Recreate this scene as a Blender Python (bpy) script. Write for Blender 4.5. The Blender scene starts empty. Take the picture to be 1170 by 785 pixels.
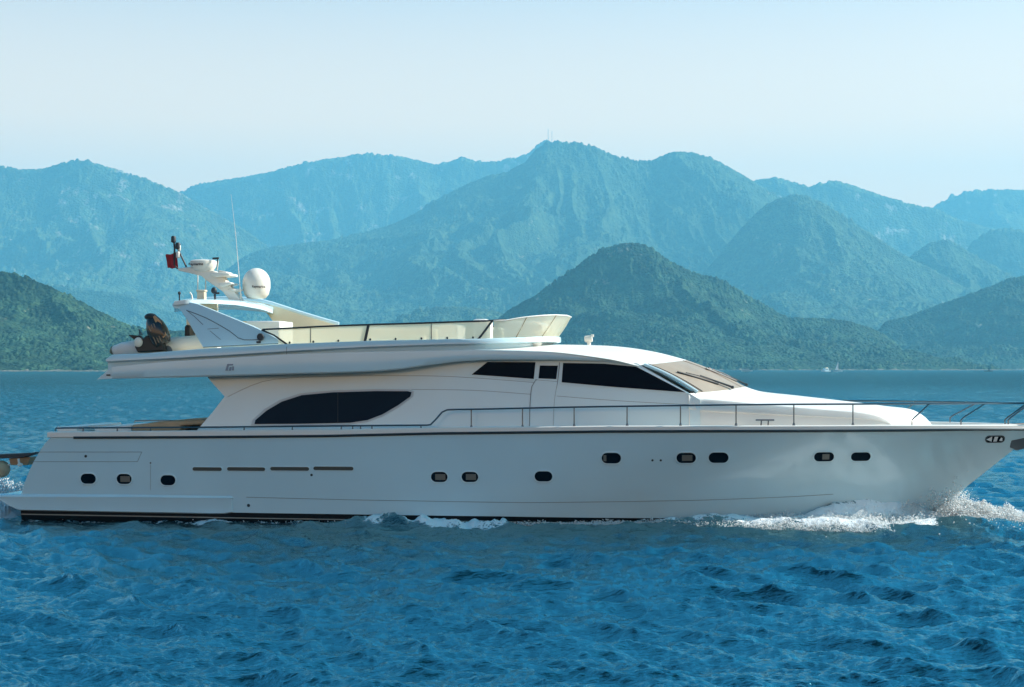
import bpy, bmesh, math, random
import numpy as np
from mathutils import Vector, Matrix

# ------------------------------------------------------------------ camera, sky, sun, exposure
sc = bpy.context.scene
FPX, CX, CY, CAMH = 1840.0, 585.0, 420.5, 3.83     # focal length in photo pixels, horizon row, eye height (m)
camd = bpy.data.cameras.new('camera'); cam = bpy.data.objects.new('camera', camd)
sc.collection.objects.link(cam)
cam.location = (0, 0, CAMH); cam.rotation_euler = (math.radians(90), 0, 0)
camd.sensor_width = 36.0; camd.lens = FPX / 1170.0 * 36.0
camd.shift_y = (CY - 392.5) / 1170.0
camd.clip_start = 0.5; camd.clip_end = 60000
sc.camera = cam

SUN_EL, SUN_AZ = 35.0, 80.0       # azimuth measured from +Y (view direction) towards +X (right)
w = bpy.data.worlds.new('World'); sc.world = w; w.use_nodes = True
wn = w.node_tree.nodes; wl = w.node_tree.links
bg = wn['Background']
sky = wn.new('ShaderNodeTexSky'); sky.sky_type = 'NISHITA'; sky.sun_disc = False
sky.sun_elevation = math.radians(SUN_EL); sky.sun_rotation = math.radians(SUN_AZ)
sky.altitude = 0; sky.air_density = 1.0; sky.dust_density = 2.4; sky.ozone_density = 1.0
# the sky is creamy near the horizon and a deeper blue overhead
wtc = wn.new('ShaderNodeTexCoord'); wsx = wn.new('ShaderNodeSeparateXYZ'); wl.new(wtc.outputs['Generated'], wsx.inputs[0])
wr = wn.new('ShaderNodeValToRGB'); wl.new(wsx.outputs['Z'], wr.inputs[0])
wr.color_ramp.elements[0].position = 0.0; wr.color_ramp.elements[0].color = (1.0, .56, .37, 1)
wr.color_ramp.elements[1].position = 0.62; wr.color_ramp.elements[1].color = (.02, .22, .32, 1)
e_ = wr.color_ramp.elements.new(.17); e_.color = (.62, .54, .46, 1); e_ = wr.color_ramp.elements.new(.34); e_.color = (.03, .37, .52, 1)
wmx = wn.new('ShaderNodeMix'); wmx.data_type = 'RGBA'; wmx.blend_type = 'MULTIPLY'; wmx.inputs[0].default_value = 1
wl.new(sky.outputs[0], wmx.inputs[6]); wl.new(wr.outputs[0], wmx.inputs[7])
# pale summer haze in the lower sky, even all round
wh = wn.new('ShaderNodeMapRange'); wh.inputs[1].default_value = .15; wh.inputs[2].default_value = .29; wh.inputs[3].default_value = .66; wh.inputs[4].default_value = 0.0
wl.new(wsx.outputs['Z'], wh.inputs[0])
wm2 = wn.new('ShaderNodeMix'); wm2.data_type = 'RGBA'; wl.new(wh.outputs[0], wm2.inputs[0]); wl.new(wmx.outputs[2], wm2.inputs[6])
wm2.inputs[7].default_value = (5.3, 3.1, 1.45, 1)
wl.new(wm2.outputs[2], bg.inputs[0]); bg.inputs[1].default_value = 0.15
sd = bpy.data.lights.new('sun', 'SUN'); sd.energy = 3.5; sd.angle = math.radians(0.53); sd.color = (1.0, 0.94, 0.85)
so = bpy.data.objects.new('sun', sd); sc.collection.objects.link(so)
el, az = math.radians(SUN_EL), math.radians(SUN_AZ)
sdir = Vector((math.sin(az)*math.cos(el), math.cos(az)*math.cos(el), math.sin(el)))
so.rotation_euler = sdir.to_track_quat('Z', 'Y').to_euler(); so.location = (60, 60, 80)
sc.view_settings.view_transform = 'Standard'; sc.view_settings.look = 'None'
sc.view_settings.exposure = 1.48; sc.view_settings.gamma = 1.0
sc.cycles.use_denoising = True; sc.cycles.sample_clamp_direct = 14; sc.cycles.sample_clamp_indirect = 5; sc.cycles.max_bounces = 7; sc.cycles.volume_bounces = 1
sc.cycles.transparent_max_bounces = 16; sc.cycles.caustics_reflective = False; sc.cycles.caustics_refractive = False

rng = np.random.RandomState(7); random.seed(7)

# ------------------------------------------------------------------ helpers
def tag(o, label=None, cat=None, group=None, kind=None):
    if label: o['label'] = label
    if cat: o['category'] = cat
    if group: o['group'] = group
    if kind: o['kind'] = kind
    return o

def mat(name, col, rough=0.5, metal=0.0, coat=0.0, ior=1.45, var=0.0, vscale=3.0, bump=0.0, bscale=20.0, bdist=0.01):
    m = bpy.data.materials.new(name); m.use_nodes = True
    nt = m.node_tree; b = nt.nodes['Principled BSDF']
    b.inputs['Base Color'].default_value = (*col, 1); b.inputs['Roughness'].default_value = rough
    b.inputs['Metallic'].default_value = metal; b.inputs['IOR'].default_value = ior
    b.inputs['Coat Weight'].default_value = coat; b.inputs['Coat Roughness'].default_value = 0.08
    if var or bump:
        tc = nt.nodes.new('ShaderNodeTexCoord')
    if var:
        n = nt.nodes.new('ShaderNodeTexNoise'); n.inputs['Scale'].default_value = vscale; n.inputs['Detail'].default_value = 5
        nt.links.new(tc.outputs['Object'], n.inputs['Vector'])
        r = nt.nodes.new('ShaderNodeMapRange'); r.inputs[1].default_value = 0.3; r.inputs[2].default_value = 0.7
        r.inputs[3].default_value = 1 - var; r.inputs[4].default_value = 1.0
        nt.links.new(n.outputs['Fac'], r.inputs[0])
        mx = nt.nodes.new('ShaderNodeMix'); mx.data_type = 'RGBA'; mx.blend_type = 'MULTIPLY'; mx.inputs[0].default_value = 1
        mx.inputs[6].default_value = (*col, 1); nt.links.new(r.outputs[0], mx.inputs[7])
        nt.links.new(mx.outputs[2], b.inputs['Base Color'])
    if bump:
        n2 = nt.nodes.new('ShaderNodeTexNoise'); n2.inputs['Scale'].default_value = bscale; n2.inputs['Detail'].default_value = 4
        nt.links.new(tc.outputs['Object'], n2.inputs['Vector'])
        bp = nt.nodes.new('ShaderNodeBump'); bp.inputs['Strength'].default_value = bump; bp.inputs['Distance'].default_value = bdist
        nt.links.new(n2.outputs['Fac'], bp.inputs['Height']); nt.links.new(bp.outputs[0], b.inputs['Normal'])
    return m

class MB:
    def __init__(s): s.v = []; s.f = []; s.m = []
    def add(s, vs, fs, mi=0):
        k = len(s.v); s.v += [tuple(p) for p in vs]
        for f in fs: s.f.append(tuple(i + k for i in f)); s.m.append(mi)
    def box(s, c, size, rot=None, mi=0):
        x, y, z = [q/2 for q in size]
        P = [Vector((a*x, b*y, d*z)) for a in (-1, 1) for b in (-1, 1) for d in (-1, 1)]
        if rot is not None: P = [rot @ p for p in P]
        P = [p + Vector(c) for p in P]
        s.add(P, [(0,1,3,2), (4,6,7,5), (0,4,5,1), (2,3,7,6), (0,2,6,4), (1,5,7,3)], mi)
    def grid(s, rows, closed=False, mi=0, flip=False):
        n = len(rows[0]); k = len(s.v)
        for r in rows: s.v += [tuple(p) for p in r]
        for i in range(len(rows)-1):
            for j in range(n if closed else n-1):
                a, b = k+i*n+j, k+i*n+(j+1) % n
                q = (a, b, b+n, a+n)
                s.f.append(q[::-1] if flip else q); s.m.append(mi)
    def tube(s, pts, r, n=8, cap=True, mi=0):
        pts = [Vector(p) for p in pts]; rows = []
        rr = r if hasattr(r, '__len__') else [r]*len(pts)
        up = None
        for i, p in enumerate(pts):
            d = (pts[min(i+1, len(pts)-1)] - pts[max(i-1, 0)])
            d = d.normalized() if d.length > 1e-9 else Vector((0, 0, 1))
            if up is None:
                up = Vector((0, 0, 1)) if abs(d.z) < .9 else Vector((1, 0, 0))
            e1 = d.cross(up)
            if e1.length < 1e-4: e1 = d.cross(Vector((0, 1, 0)))
            e1.normalize(); e2 = e1.cross(d).normalized(); up = e2
            rows.append([p + (e1*math.cos(2*math.pi*k/n) + e2*math.sin(2*math.pi*k/n))*rr[i] for k in range(n)])
        k0 = len(s.v); s.grid(rows, closed=True, mi=mi)
        if cap:
            s.f.append(tuple(k0+j for j in range(n))[::-1]); s.m.append(mi)
            e = k0 + (len(rows)-1)*n
            s.f.append(tuple(e+j for j in range(n))); s.m.append(mi)
    def plate(s, outline, off, mi=0):
        """polygon extruded by vector off"""
        o = [Vector(p) for p in outline]; n = len(o); off = Vector(off)
        vs = o + [p + off for p in o]
        fs = [tuple(range(n))[::-1], tuple(range(n, 2*n))] + [(i, (i+1) % n, (i+1) % n+n, i+n) for i in range(n)]
        s.add(vs, fs, mi)
    def lathe(s, prof, c=(0, 0, 0), n=20, axis=None, mi=0):
        R = axis.to_track_quat('Z', 'Y').to_matrix() if axis is not None else Matrix.Identity(3)
        rows = [[Vector(c) + R @ Vector((r*math.cos(2*math.pi*k/n), r*math.sin(2*math.pi*k/n), z)) for k in range(n)] for r, z in prof]
        s.grid(rows, closed=True, mi=mi)
        k0 = len(s.v) - len(rows)*n
        s.f.append(tuple(k0+j for j in range(n))[::-1]); s.m.append(mi)
        e = k0+(len(rows)-1)*n; s.f.append(tuple(e+j for j in range(n))); s.m.append(mi)
    def ell(s, c, r, n=12, rot=None, mi=0):
        rows = []
        for i in range(n+1):
            t = math.pi*i/n
            row = []
            for k in range(n*2):
                a = math.pi*k/n
                p = Vector((r[0]*math.sin(t)*math.cos(a), r[1]*math.sin(t)*math.sin(a), -r[2]*math.cos(t)))
                if rot is not None: p = rot @ p
                row.append(Vector(c)+p)
            rows.append(row)
        s.grid(rows, closed=True, mi=mi)
    def build(s, name, mats, parent=None, smooth=True, bevel=0.0, angle=40, norm=True):
        me = bpy.data.meshes.new(name); me.from_pydata(s.v, [], s.f)
        mats = mats if isinstance(mats, (list, tuple)) else [mats]
        for m in mats: me.materials.append(m)
        me.polygons.foreach_set('material_index', s.m)
        bm = bmesh.new(); bm.from_mesh(me)
        bmesh.ops.remove_doubles(bm, verts=bm.verts, dist=1e-5)
        bmesh.ops.dissolve_degenerate(bm, edges=bm.edges, dist=1e-5)
        if norm: bmesh.ops.recalc_face_normals(bm, faces=bm.faces)
        bm.to_mesh(me); bm.free()
        if smooth:
            me.polygons.foreach_set('use_smooth', [True]*len(me.polygons))
            me.set_sharp_from_angle(angle=math.radians(angle))
        me.update()
        o = bpy.data.objects.new(name, me); sc.collection.objects.link(o)
        if parent is not None: o.parent = parent
        if bevel:
            b = o.modifiers.new('bevel', 'BEVEL'); b.width = bevel; b.segments = 2; b.limit_method = 'ANGLE'
        return o

def empty(name, loc, rz=0.0):
    o = bpy.data.objects.new(name, None); sc.collection.objects.link(o)
    o.location = loc; o.rotation_euler = (0, 0, rz); o.empty_display_size = 0.3
    return o

def ip(pts, x): return float(np.interp(x, [p[0] for p in pts], [p[1] for p in pts]))
def dens(pts, step):
    """Catmull-Rom through 2-D/3-D points"""
    P = [np.array(p, float) for p in pts]; out = []
    for i in range(len(P)-1):
        p0, p1, p2, p3 = P[max(i-1, 0)], P[i], P[i+1], P[min(i+2, len(P)-1)]
        n = max(1, int(np.linalg.norm(p2-p1)/step))
        for k in range(n):
            t = k/n
            out.append(.5*((2*p1)+(-p0+p2)*t+(2*p0-5*p1+4*p2-p3)*t*t+(-p0+3*p1-3*p2+p3)*t**3))
    out.append(P[-1]); return out

# numpy noise --------------------------------------------------------
TAB = rng.rand(256, 256)
def vnoise(x, y):
    xi = np.floor(x).astype(int); yi = np.floor(y).astype(int); fx = x-xi; fy = y-yi
    fx = fx*fx*(3-2*fx); fy = fy*fy*(3-2*fy)
    a = TAB[xi & 255, yi & 255]; b = TAB[(xi+1) & 255, yi & 255]; c = TAB[xi & 255, (yi+1) & 255]; d = TAB[(xi+1) & 255, (yi+1) & 255]
    return (a*(1-fx)+b*fx)*(1-fy)+(c*(1-fx)+d*fx)*fy
def fbm(x, y, o=5, g=.5):
    s = 0; a = 1; t = 0
    for k in range(o): s = s+a*vnoise(x+17.3*k, y+9.1*k); t += a; a *= g; x = x*2.03; y = y*2.03
    return s/t
def ridged(x, y, o=4, g=.5):
    s = 0; a = 1; t = 0
    for k in range(o): s = s+a*(1-np.abs(2*vnoise(x+31.7*k, y+5.3*k)-1))**1.6; t += a; a *= g; x = x*2.07; y = y*2.07
    return s/t
def crowns(x, y, c):
    """height field of round tree crowns on a jittered grid of cell size c"""
    xi = np.floor(x/c).astype(int); yi = np.floor(y/c).astype(int); best = np.zeros_like(x)
    for dx in (-1, 0, 1):
        for dy in (-1, 0, 1):
            jx = TAB[(xi+dx) & 255, (yi+dy) & 255]; jy = TAB[(xi+dx+91) & 255, (yi+dy+37) & 255]; jr = TAB[(xi+dx+13) & 255, (yi+dy+151) & 255]
            px_ = (xi+dx+.15+.7*jx)*c; py_ = (yi+dy+.15+.7*jy)*c; r = c*(.45+.35*jr)
            d2 = ((x-px_)**2+(y-py_)**2)/(r*r)
            best = np.maximum(best, np.where(d2 < 1, r*np.sqrt(np.maximum(1-d2, 0))*(.7+.8*jr), 0))
    return best

# ------------------------------------------------------------------ boat frame
YAW = math.radians(7.0)
OY = 42.0
ca, sa = math.cos(YAW), math.sin(YAW)
BO = Vector((0, OY, 0))
U_ = Vector((ca, -sa, 0)); V_ = Vector((sa, ca, 0))
def L(px, py, v):
    """photo point (px,py) on the boat's own plane at lateral offset v -> boat coordinates"""
    d = Vector(((px-CX)/FPX, 1, -(py-CY)/FPX))
    t = (v + BO.dot(V_)) / d.dot(V_)
    p = Vector((0, 0, CAMH)) + d*t - BO
    return Vector((p.dot(U_), v, p.z))
def Lf(px, py, vf):
    v = -2.4
    for _ in range(12):
        p = L(px, py, v); v = vf(p.x, p.z)
    return L(px, py, v)
def pix(p):
    q = BO + U_*p[0] + V_*p[1]; z = p[2]
    return (CX+q.x/q.y*FPX, CY-(z-CAMH)/q.y*FPX)
def M2(p): return Vector((p[0], -p[1], p[2]))

# ------------------------------------------------------------------ water surface (one sheet reaching the horizon)
def fft_tile(N, Lm, kmin, kmax, wind, spread, rms, seed, ex=3.35):
    r = np.random.RandomState(seed)
    k = np.fft.fftfreq(N, d=Lm/N)*2*np.pi
    KX, KY = np.meshgrid(k, k, indexing='ij'); K = np.sqrt(KX**2+KY**2)+1e-9
    D = np.abs((KX*math.cos(wind)+KY*math.sin(wind))/K)**spread+.03
    P = np.where((K > kmin) & (K < kmax), D/K**ex, 0)
    A = np.sqrt(P)*(r.randn(N, N)+1j*r.randn(N, N))
    h = np.real(np.fft.ifft2(A)); s = rms/h.std(); h = h*s
    dx = np.real(np.fft.ifft2(1j*KX/K*A))*s; dy = np.real(np.fft.ifft2(1j*KY/K*A))*s
    return h, dx, dy
def samp(T, x, y, Lm):
    N = T.shape[0]; fx = (x/Lm*N) % N; fy = (y/Lm*N) % N
    i = np.floor(fx).astype(int) % N; j = np.floor(fy).astype(int) % N; a = fx-np.floor(fx); b = fy-np.floor(fy)
    i2 = (i+1) % N; j2 = (j+1) % N
    return (T[i, j]*(1-a)+T[i2, j]*a)*(1-b)+(T[i, j2]*(1-a)+T[i2, j2]*a)*b

US0 = 10.31       # where the stem meets the water
def waterline_half(u):      # half beam of the hull at the water
    u = np.asarray(u, float)
    t = np.clip((u+1.5)/(US0+1.5), 0, 1)
    return np.where(u < -12.9, 0.0, 2.80*(1-t**1.75))

def water_mesh():
    r1 = [2.0, 5.0, 8.5]; r = 9.5
    rad = list(r1)
    while r < 26000:
        rad.append(r)
        r += .5 if r < 17 else min(0.00010*r*r, 0.0105*r)
    rad = np.array(rad)
    a_in = np.linspace(-21, 21, 1150); a_l = -21-np.geomspace(.06, 159, 70); a_r = 21+np.geomspace(.06, 159, 70)
    ang = np.radians(np.concatenate([a_l[::-1], a_in, a_r]))
    R, A = np.meshgrid(rad, ang, indexing='ij')
    X = R*np.sin(A); Y = R*np.cos(A)
    t1 = fft_tile(512, 83.0, .25, 3.2, math.radians(84), 7.0, 0.060, 3)
    t2 = fft_tile(512, 23.7, 2.8, 12., math.radians(82), 4.0, 0.047, 4, 3.2)
    t3 = fft_tile(512, 9.1, 9., 60., math.radians(88), 2.5, 0.0125, 5, 2.3)
    c, s_ = math.cos(.5), math.sin(.5)
    X2, Y2 = X*c-Y*s_, X*s_+Y*c
    gust = .75+.5*fbm(X/14, Y/22, 3)
    h = samp(t1[0], X, Y, 83.0) + gust*samp(t2[0], X2, Y2, 23.7)
    f3 = np.clip((90-R)/60, 0, 1)
    h = h+gust*samp(t3[0], X, Y, 9.1)*f3
    ch = .9
    dxx = ch*(samp(t1[1], X, Y, 83.)); dyy = ch*(samp(t1[2], X, Y, 83.))
    d2x = ch*samp(t2[1], X2, Y2, 23.7); d2y = ch*samp(t2[2], X2, Y2, 23.7)
    dxx = dxx+gust*(c*d2x+s_*d2y); dyy = dyy+gust*(-s_*d2x+c*d2y)
    h *= np.clip(R/9, 0, 1)
    # hull wash in boat coordinates
    u = X*ca-(Y-OY)*sa; v = X*sa+(Y-OY)*ca
    wb = waterline_half(u); side = np.abs(v)-wb
    inside = (side < -.12) & (u > -12.0) & (u < 10.0)
    n1 = fbm(u*1.7, v*1.7, 4); n2 = fbm(u*4.1+7, v*4.1, 4)
    calm = 1-.35*np.exp(-np.clip(side, 0, 9)/1.0)*((u > -13) & (u < 11))
    h *= calm
    # bow wave: a crest that leaves the stem and runs aft and outward
    dist_aft = 10.7-u
    crest = waterline_half(u)+.10+.13*np.clip(dist_aft, 0, 30)
    near = (v < 0) | True
    off = np.abs(v)-crest
    amp = .42*np.exp(-np.clip(dist_aft-1.2, 0, 40)/3.2)*np.clip((dist_aft+1.0)/1.6, 0, 1)
    h = h+amp*np.exp(-(off/(.34+.03*np.clip(dist_aft, 0, 30)))**2)*(.7+.6*n1)*(side > -.6)
    h = h+.40*np.exp(-((u-8.7)/1.0)**2)*np.exp(-(side/.55)**2)*(side > -.8)
    h = h-.35*amp*np.exp(-((off+.75)/.5)**2)
    h = h+.05*(n2-.5)*np.exp(-np.clip(side, 0, 9)/1.0)*((u > -13) & (u < 11))
    h = h+.20*np.exp(-((side-np.interp(u, [3, 6, 8, 9.6, 12], [.9, 1.7, 2.7, 3.5, 4.0])+.45)/.45)**2)*np.clip((u-2)/4, 0, 1)*np.clip((12.5-u)/1.5, 0, 1)*(.6+.8*n1)+.26*np.exp(-((u-11.4)/1.4)**2)*np.exp(-((v+1.5)/.7)**2)
    h = h+.05*np.exp(-np.clip(side, 0, 30)/1.8)*np.clip((-u-1)/5, 0, 1)*(u > -13.5)
    # small breaking crest further aft along the hull side
    amp2 = .30*np.exp(-((u+1.2)/2.6)**2)
    h = h+amp2*np.exp(-((side-.55)/.28)**2)*(.5+n2)
    # stern wash
    st = np.clip((-12.0-u)/.8, 0, 1)*np.exp(-np.clip(-14-u, 0, 60)/14)*np.exp(-(v/3.0)**4)
    h = h+st*(.26+.45*(n1-.35)+.25*(n2-.5))*(1-.75*((u > -12.9)&(np.abs(v) < 3)))
    h = np.where(inside, np.minimum(h, -.25), h)
    # foam amount
    foam = np.zeros_like(h)
    foam = np.maximum(foam, np.clip(amp/.42*1.7, 0, 1)*np.exp(-((off-.18)/(.33+.06*np.clip(dist_aft, 0, 30)))**2)*(side > -.5))
    foam = np.maximum(foam, .95*np.exp(-((side-.35)/.40)**2)*np.exp(-((u-7.2)/2.9)**2))
    reach = np.interp(u, [1, 4, 6, 8, 9.4, 10.3], [.6, 1.2, 1.9, 2.9, 3.7, 3.0])
    foam = np.maximum(foam, 1.05*np.clip((reach-side)/.45, 0, 1)*np.clip((side+.3)/.3, 0, 1)*np.clip((u-1.5)/4, 0, 1)*np.clip((10.9-u)/.5, 0, 1)*np.clip(.55+1.1*(n1-.35), .2, 1.15))
    foam = np.maximum(foam, np.clip(.6+1.2*(n1-.3), .3, 1.1)*np.exp(-((side-.45)/.60)**2)*np.exp(-((u+1.2)/2.7)**2))
    foam = np.maximum(foam, .52*np.exp(-(side/.5)**2)*((u > -12.9) & (u < 9)))
    foam = np.maximum(foam, .9*np.exp(-((side-.15)/.22)**2)*np.exp(-((u+7.2)/.9)**2))
    foam = np.maximum(foam, 1.0*st)
    # spray landing ahead and to both sides of the stem
    foam = np.maximum(foam, 1.15*np.exp(-((u-12.2)/2.2)**2)*np.exp(-((v-.5)/1.25)**2))
    foam = np.maximum(foam, np.clip((-12.25-u)/.3, 0, 1)*np.exp(-np.clip(-13.5-u, 0, 60)/6)*np.exp(-(np.abs(v)/3.3)**6)*np.clip(.5+1.6*(n1-.3), 0, 1.1))
    foam = np.clip(foam, 0, 1)
    foam = foam*(1-.8*np.exp(-((u-8.8)/.8)**2)*np.exp(-((side-.1)/.35)**2))
    P = np.stack([X+dxx*np.clip(R/9, 0, 1), Y+dyy*np.clip(R/9, 0, 1), h], -1)
    nr, na = X.shape
    me = bpy.data.meshes.new('water')
    nv = nr*na+1
    co = np.empty((nv, 3)); co[:-1] = P.reshape(-1, 3); co[-1] = (0, 0, 0)
    i = np.arange(nr-1)[:, None]*na; j = np.arange(na-1)[None]
    q = np.stack([i+j, i+j+1, i+na+j+1, i+na+j], -1).reshape(-1, 4)[:, ::-1]
    # close the ring behind the camera and the centre
    ii = np.arange(nr-1)*na
    q2 = np.stack([ii+na-1, ii, ii+na, ii+2*na-1], -1)[:, ::-1]
    q = np.concatenate([q, q2])
    tri = [(nv-1, k+1, k) for k in range(na-1)]+[(nv-1, 0, na-1)]
    loops = np.concatenate([q.reshape(-1), np.array(tri).reshape(-1)])
    nq = len(q); nt = len(tri)
    me.vertices.add(nv); me.vertices.foreach_set('co', co.reshape(-1))
    me.loops.add(len(loops)); me.loops.foreach_set('vertex_index', loops.astype(np.int32))
    me.polygons.add(nq+nt)
    ls = np.concatenate([np.arange(nq)*4, nq*4+np.arange(nt)*3]); lt = np.concatenate([np.full(nq, 4), np.full(nt, 3)])
    me.polygons.foreach_set('loop_start', ls.astype(np.int32)); me.polygons.foreach_set('loop_total', lt.astype(np.int32))
    me.polygons.foreach_set('use_smooth', np.ones(nq+nt, bool))
    me.update(calc_edges=True)
    at = me.attributes.new('foam', 'FLOAT', 'POINT')
    fv = np.zeros(nv, np.float32); fv[:-1] = foam.reshape(-1); at.data.foreach_set('value', fv)
    o = bpy.data.objects.new('water', me); sc.collection.objects.link(o); tag(o, kind='structure')
    return o

def water_material():
    m = bpy.data.materials.new('sea_water'); m.use_nodes = True; nt = m.node_tree; N = nt.nodes; K = nt.links
    b = N['Principled BSDF']; b.inputs['Roughness'].default_value = .045; b.inputs['IOR'].default_value = 1.333; b.inputs['Specular IOR Level'].default_value = .5; b.inputs['Specular Tint'].default_value = (.62, .92, 1, 1)
    b.inputs['Base Color'].default_value = (.004, .052, .080, 1)
    geo = N.new('ShaderNodeNewGeometry'); pos = geo.outputs['Position']
    def noise(scale, detail, sx=1, sy=1, rough=.5):
        mp = N.new('ShaderNodeMapping'); mp.inputs['Scale'].default_value = (sx*scale, sy*scale, scale)
        n = N.new('ShaderNodeTexNoise'); n.inputs['Scale'].default_value = 1; n.inputs['Detail'].default_value = detail
        n.inputs['Roughness'].default_value = rough
        K.new(pos, mp.inputs[0]); K.new(mp.outputs[0], n.inputs['Vector']); return n.outputs['Fac']
    # colour: large soft patches
    cr = N.new('ShaderNodeValToRGB'); K.new(noise(.09, 3), cr.inputs[0])
    cr.color_ramp.elements[0].position = .3; cr.color_ramp.elements[0].color = (.0002, .014, .023, 1)
    cr.color_ramp.elements[1].position = .7; cr.color_ramp.elements[1].color = (.0004, .024, .036, 1)
    # ripples
    cd = N.new('ShaderNodeCameraData')
    b1 = N.new('ShaderNodeBump'); b1.inputs['Distance'].default_value = .05; b1.inputs['Strength'].default_value = .6
    K.new(noise(9.0, 5, .5, 1.5, .6), b1.inputs['Height'])
    b2 = N.new('ShaderNodeBump'); b2.inputs['Distance'].default_value = .9
    K.new(noise(.9, 6, .65, 1.2, .62), b2.inputs['Height']); K.new(b1.outputs[0], b2.inputs['Normal'])
    mr = N.new('ShaderNodeMapRange'); mr.inputs[1].default_value = 50; mr.inputs[2].default_value = 260
    mr.inputs[3].default_value = 0.1; mr.inputs[4].default_value = 1.0
    ln = N.new('ShaderNodeVectorMath'); ln.operation = 'LENGTH'; K.new(pos, ln.inputs[0]); K.new(ln.outputs['Value'], mr.inputs[0])
    K.new(mr.outputs[0], b2.inputs['Strength'])
    b3 = N.new('ShaderNodeBump'); b3.inputs['Distance'].default_value = .009; b3.inputs['Strength'].default_value = .7
    K.new(noise(22, 3), b3.inputs['Height']); K.new(b2.outputs[0], b3.inputs['Normal'])
    b4 = N.new('ShaderNodeBump'); b4.inputs['Distance'].default_value = 9.0
    K.new(noise(1.0, 7, .34, .05, .74), b4.inputs['Height']); K.new(b3.outputs[0], b4.inputs['Normal'])
    mr4 = N.new('ShaderNodeMapRange'); mr4.inputs[1].default_value = 70; mr4.inputs[2].default_value = 400; mr4.inputs[3].default_value = 0; mr4.inputs[4].default_value = 1
    K.new(ln.outputs['Value'], mr4.inputs[0]); K.new(mr4.outputs[0], b4.inputs['Strength'])
    K.new(b4.outputs[0], b.inputs['Normal']); K.new(cr.outputs[0], b.inputs['Base Color'])
    # foam
    at = N.new('ShaderNodeAttribute'); at.attribute_name = 'foam'
    fn = noise(3.2, 8, 1, 1, .68)
    vo = N.new('ShaderNodeTexVoronoi'); vo.feature = 'DISTANCE_TO_EDGE'; vo.inputs['Scale'].default_value = 5.5
    wv = N.new('ShaderNodeVectorMath'); wv.operation = 'ADD'
    nn = N.new('ShaderNodeTexNoise'); nn.inputs['Scale'].default_value = 2.5; nn.inputs['Detail'].default_value = 4
    K.new(pos, nn.inputs['Vector']); K.new(pos, wv.inputs[0]); K.new(nn.outputs['Color'], wv.inputs[1]); K.new(wv.outputs[0], vo.inputs['Vector'])
    th = N.new('ShaderNodeMath'); th.operation = 'MULTIPLY_ADD'; th.inputs[1].default_value = -.95; th.inputs[2].default_value = .98
    K.new(at.outputs['Fac'], th.inputs[0])
    ds = N.new('ShaderNodeMath'); ds.operation = 'MULTIPLY'; ds.inputs[1].default_value = -.5; K.new(vo.outputs['Distance'], ds.inputs[0])
    fa = N.new('ShaderNodeMath'); fa.operation = 'ADD'; K.new(fn, fa.inputs[0]); K.new(ds.outputs[0], fa.inputs[1])
    sb = N.new('ShaderNodeMath'); sb.operation = 'SUBTRACT'; K.new(fa.outputs[0], sb.inputs[0]); K.new(th.outputs[0], sb.inputs[1])
    ms = N.new('ShaderNodeMapRange'); ms.inputs[1].default_value = -.06; ms.inputs[2].default_value = .10; K.new(sb.outputs[0], ms.inputs[0])
    gate = N.new('ShaderNodeMath'); gate.operation = 'GREATER_THAN'; gate.inputs[1].default_value = .03; K.new(at.outputs['Fac'], gate.inputs[0])
    fm = N.new('ShaderNodeMath'); fm.operation = 'MULTIPLY'; K.new(ms.outputs[0], fm.inputs[0]); K.new(gate.outputs[0], fm.inputs[1])
    fb = N.new('ShaderNodeBsdfPrincipled'); fb.inputs['Base Color'].default_value = (.80, .84, .85, 1); fb.inputs['Roughness'].default_value = .6
    fbp = N.new('ShaderNodeBump'); fbp.inputs['Distance'].default_value = .06; fbp.inputs['Strength'].default_value = 1
    K.new(noise(9, 6, 1, 1, .7), fbp.inputs['Height']); K.new(fbp.outputs[0], fb.inputs['Normal'])
    mx = N.new('ShaderNodeMixShader'); K.new(fm.outputs[0], mx.inputs[0]); K.new(b.outputs[0], mx.inputs[1]); K.new(fb.outputs[0], mx.inputs[2])
    K.new(mx.outputs[0], N['Material Output'].inputs['Surface'])
    # water body: deep scattering colour under a Fresnel reflection softened by unresolved ripples
    df = N.new('ShaderNodeBsdfDiffuse'); K.new(cr.outputs[0], df.inputs[0]); K.new(b4.outputs[0], df.inputs['Normal'])
    gl = N.new('ShaderNodeBsdfGlossy'); gl.inputs['Color'].default_value = (.40, .74, .82, 1); gl.inputs['Roughness'].default_value = .10; K.new(b4.outputs[0], gl.inputs['Normal'])
    fr = N.new('ShaderNodeFresnel'); fr.inputs['IOR'].default_value = 1.333; K.new(b4.outputs[0], fr.inputs['Normal'])
    mf = N.new('ShaderNodeMapRange'); mf.inputs[1].default_value = 0; mf.inputs[2].default_value = .75; mf.inputs[3].default_value = 0; mf.inputs[4].default_value = .62; K.new(fr.outputs[0], mf.inputs[0])
    wm = N.new('ShaderNodeMixShader'); K.new(mf.outputs[0], wm.inputs[0]); K.new(df.outputs[0], wm.inputs[1]); K.new(gl.outputs[0], wm.inputs[2])
    K.new(wm.outputs[0], mx.inputs[1])
    return m
water = water_mesh(); water.data.materials.append(water_material())

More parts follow.
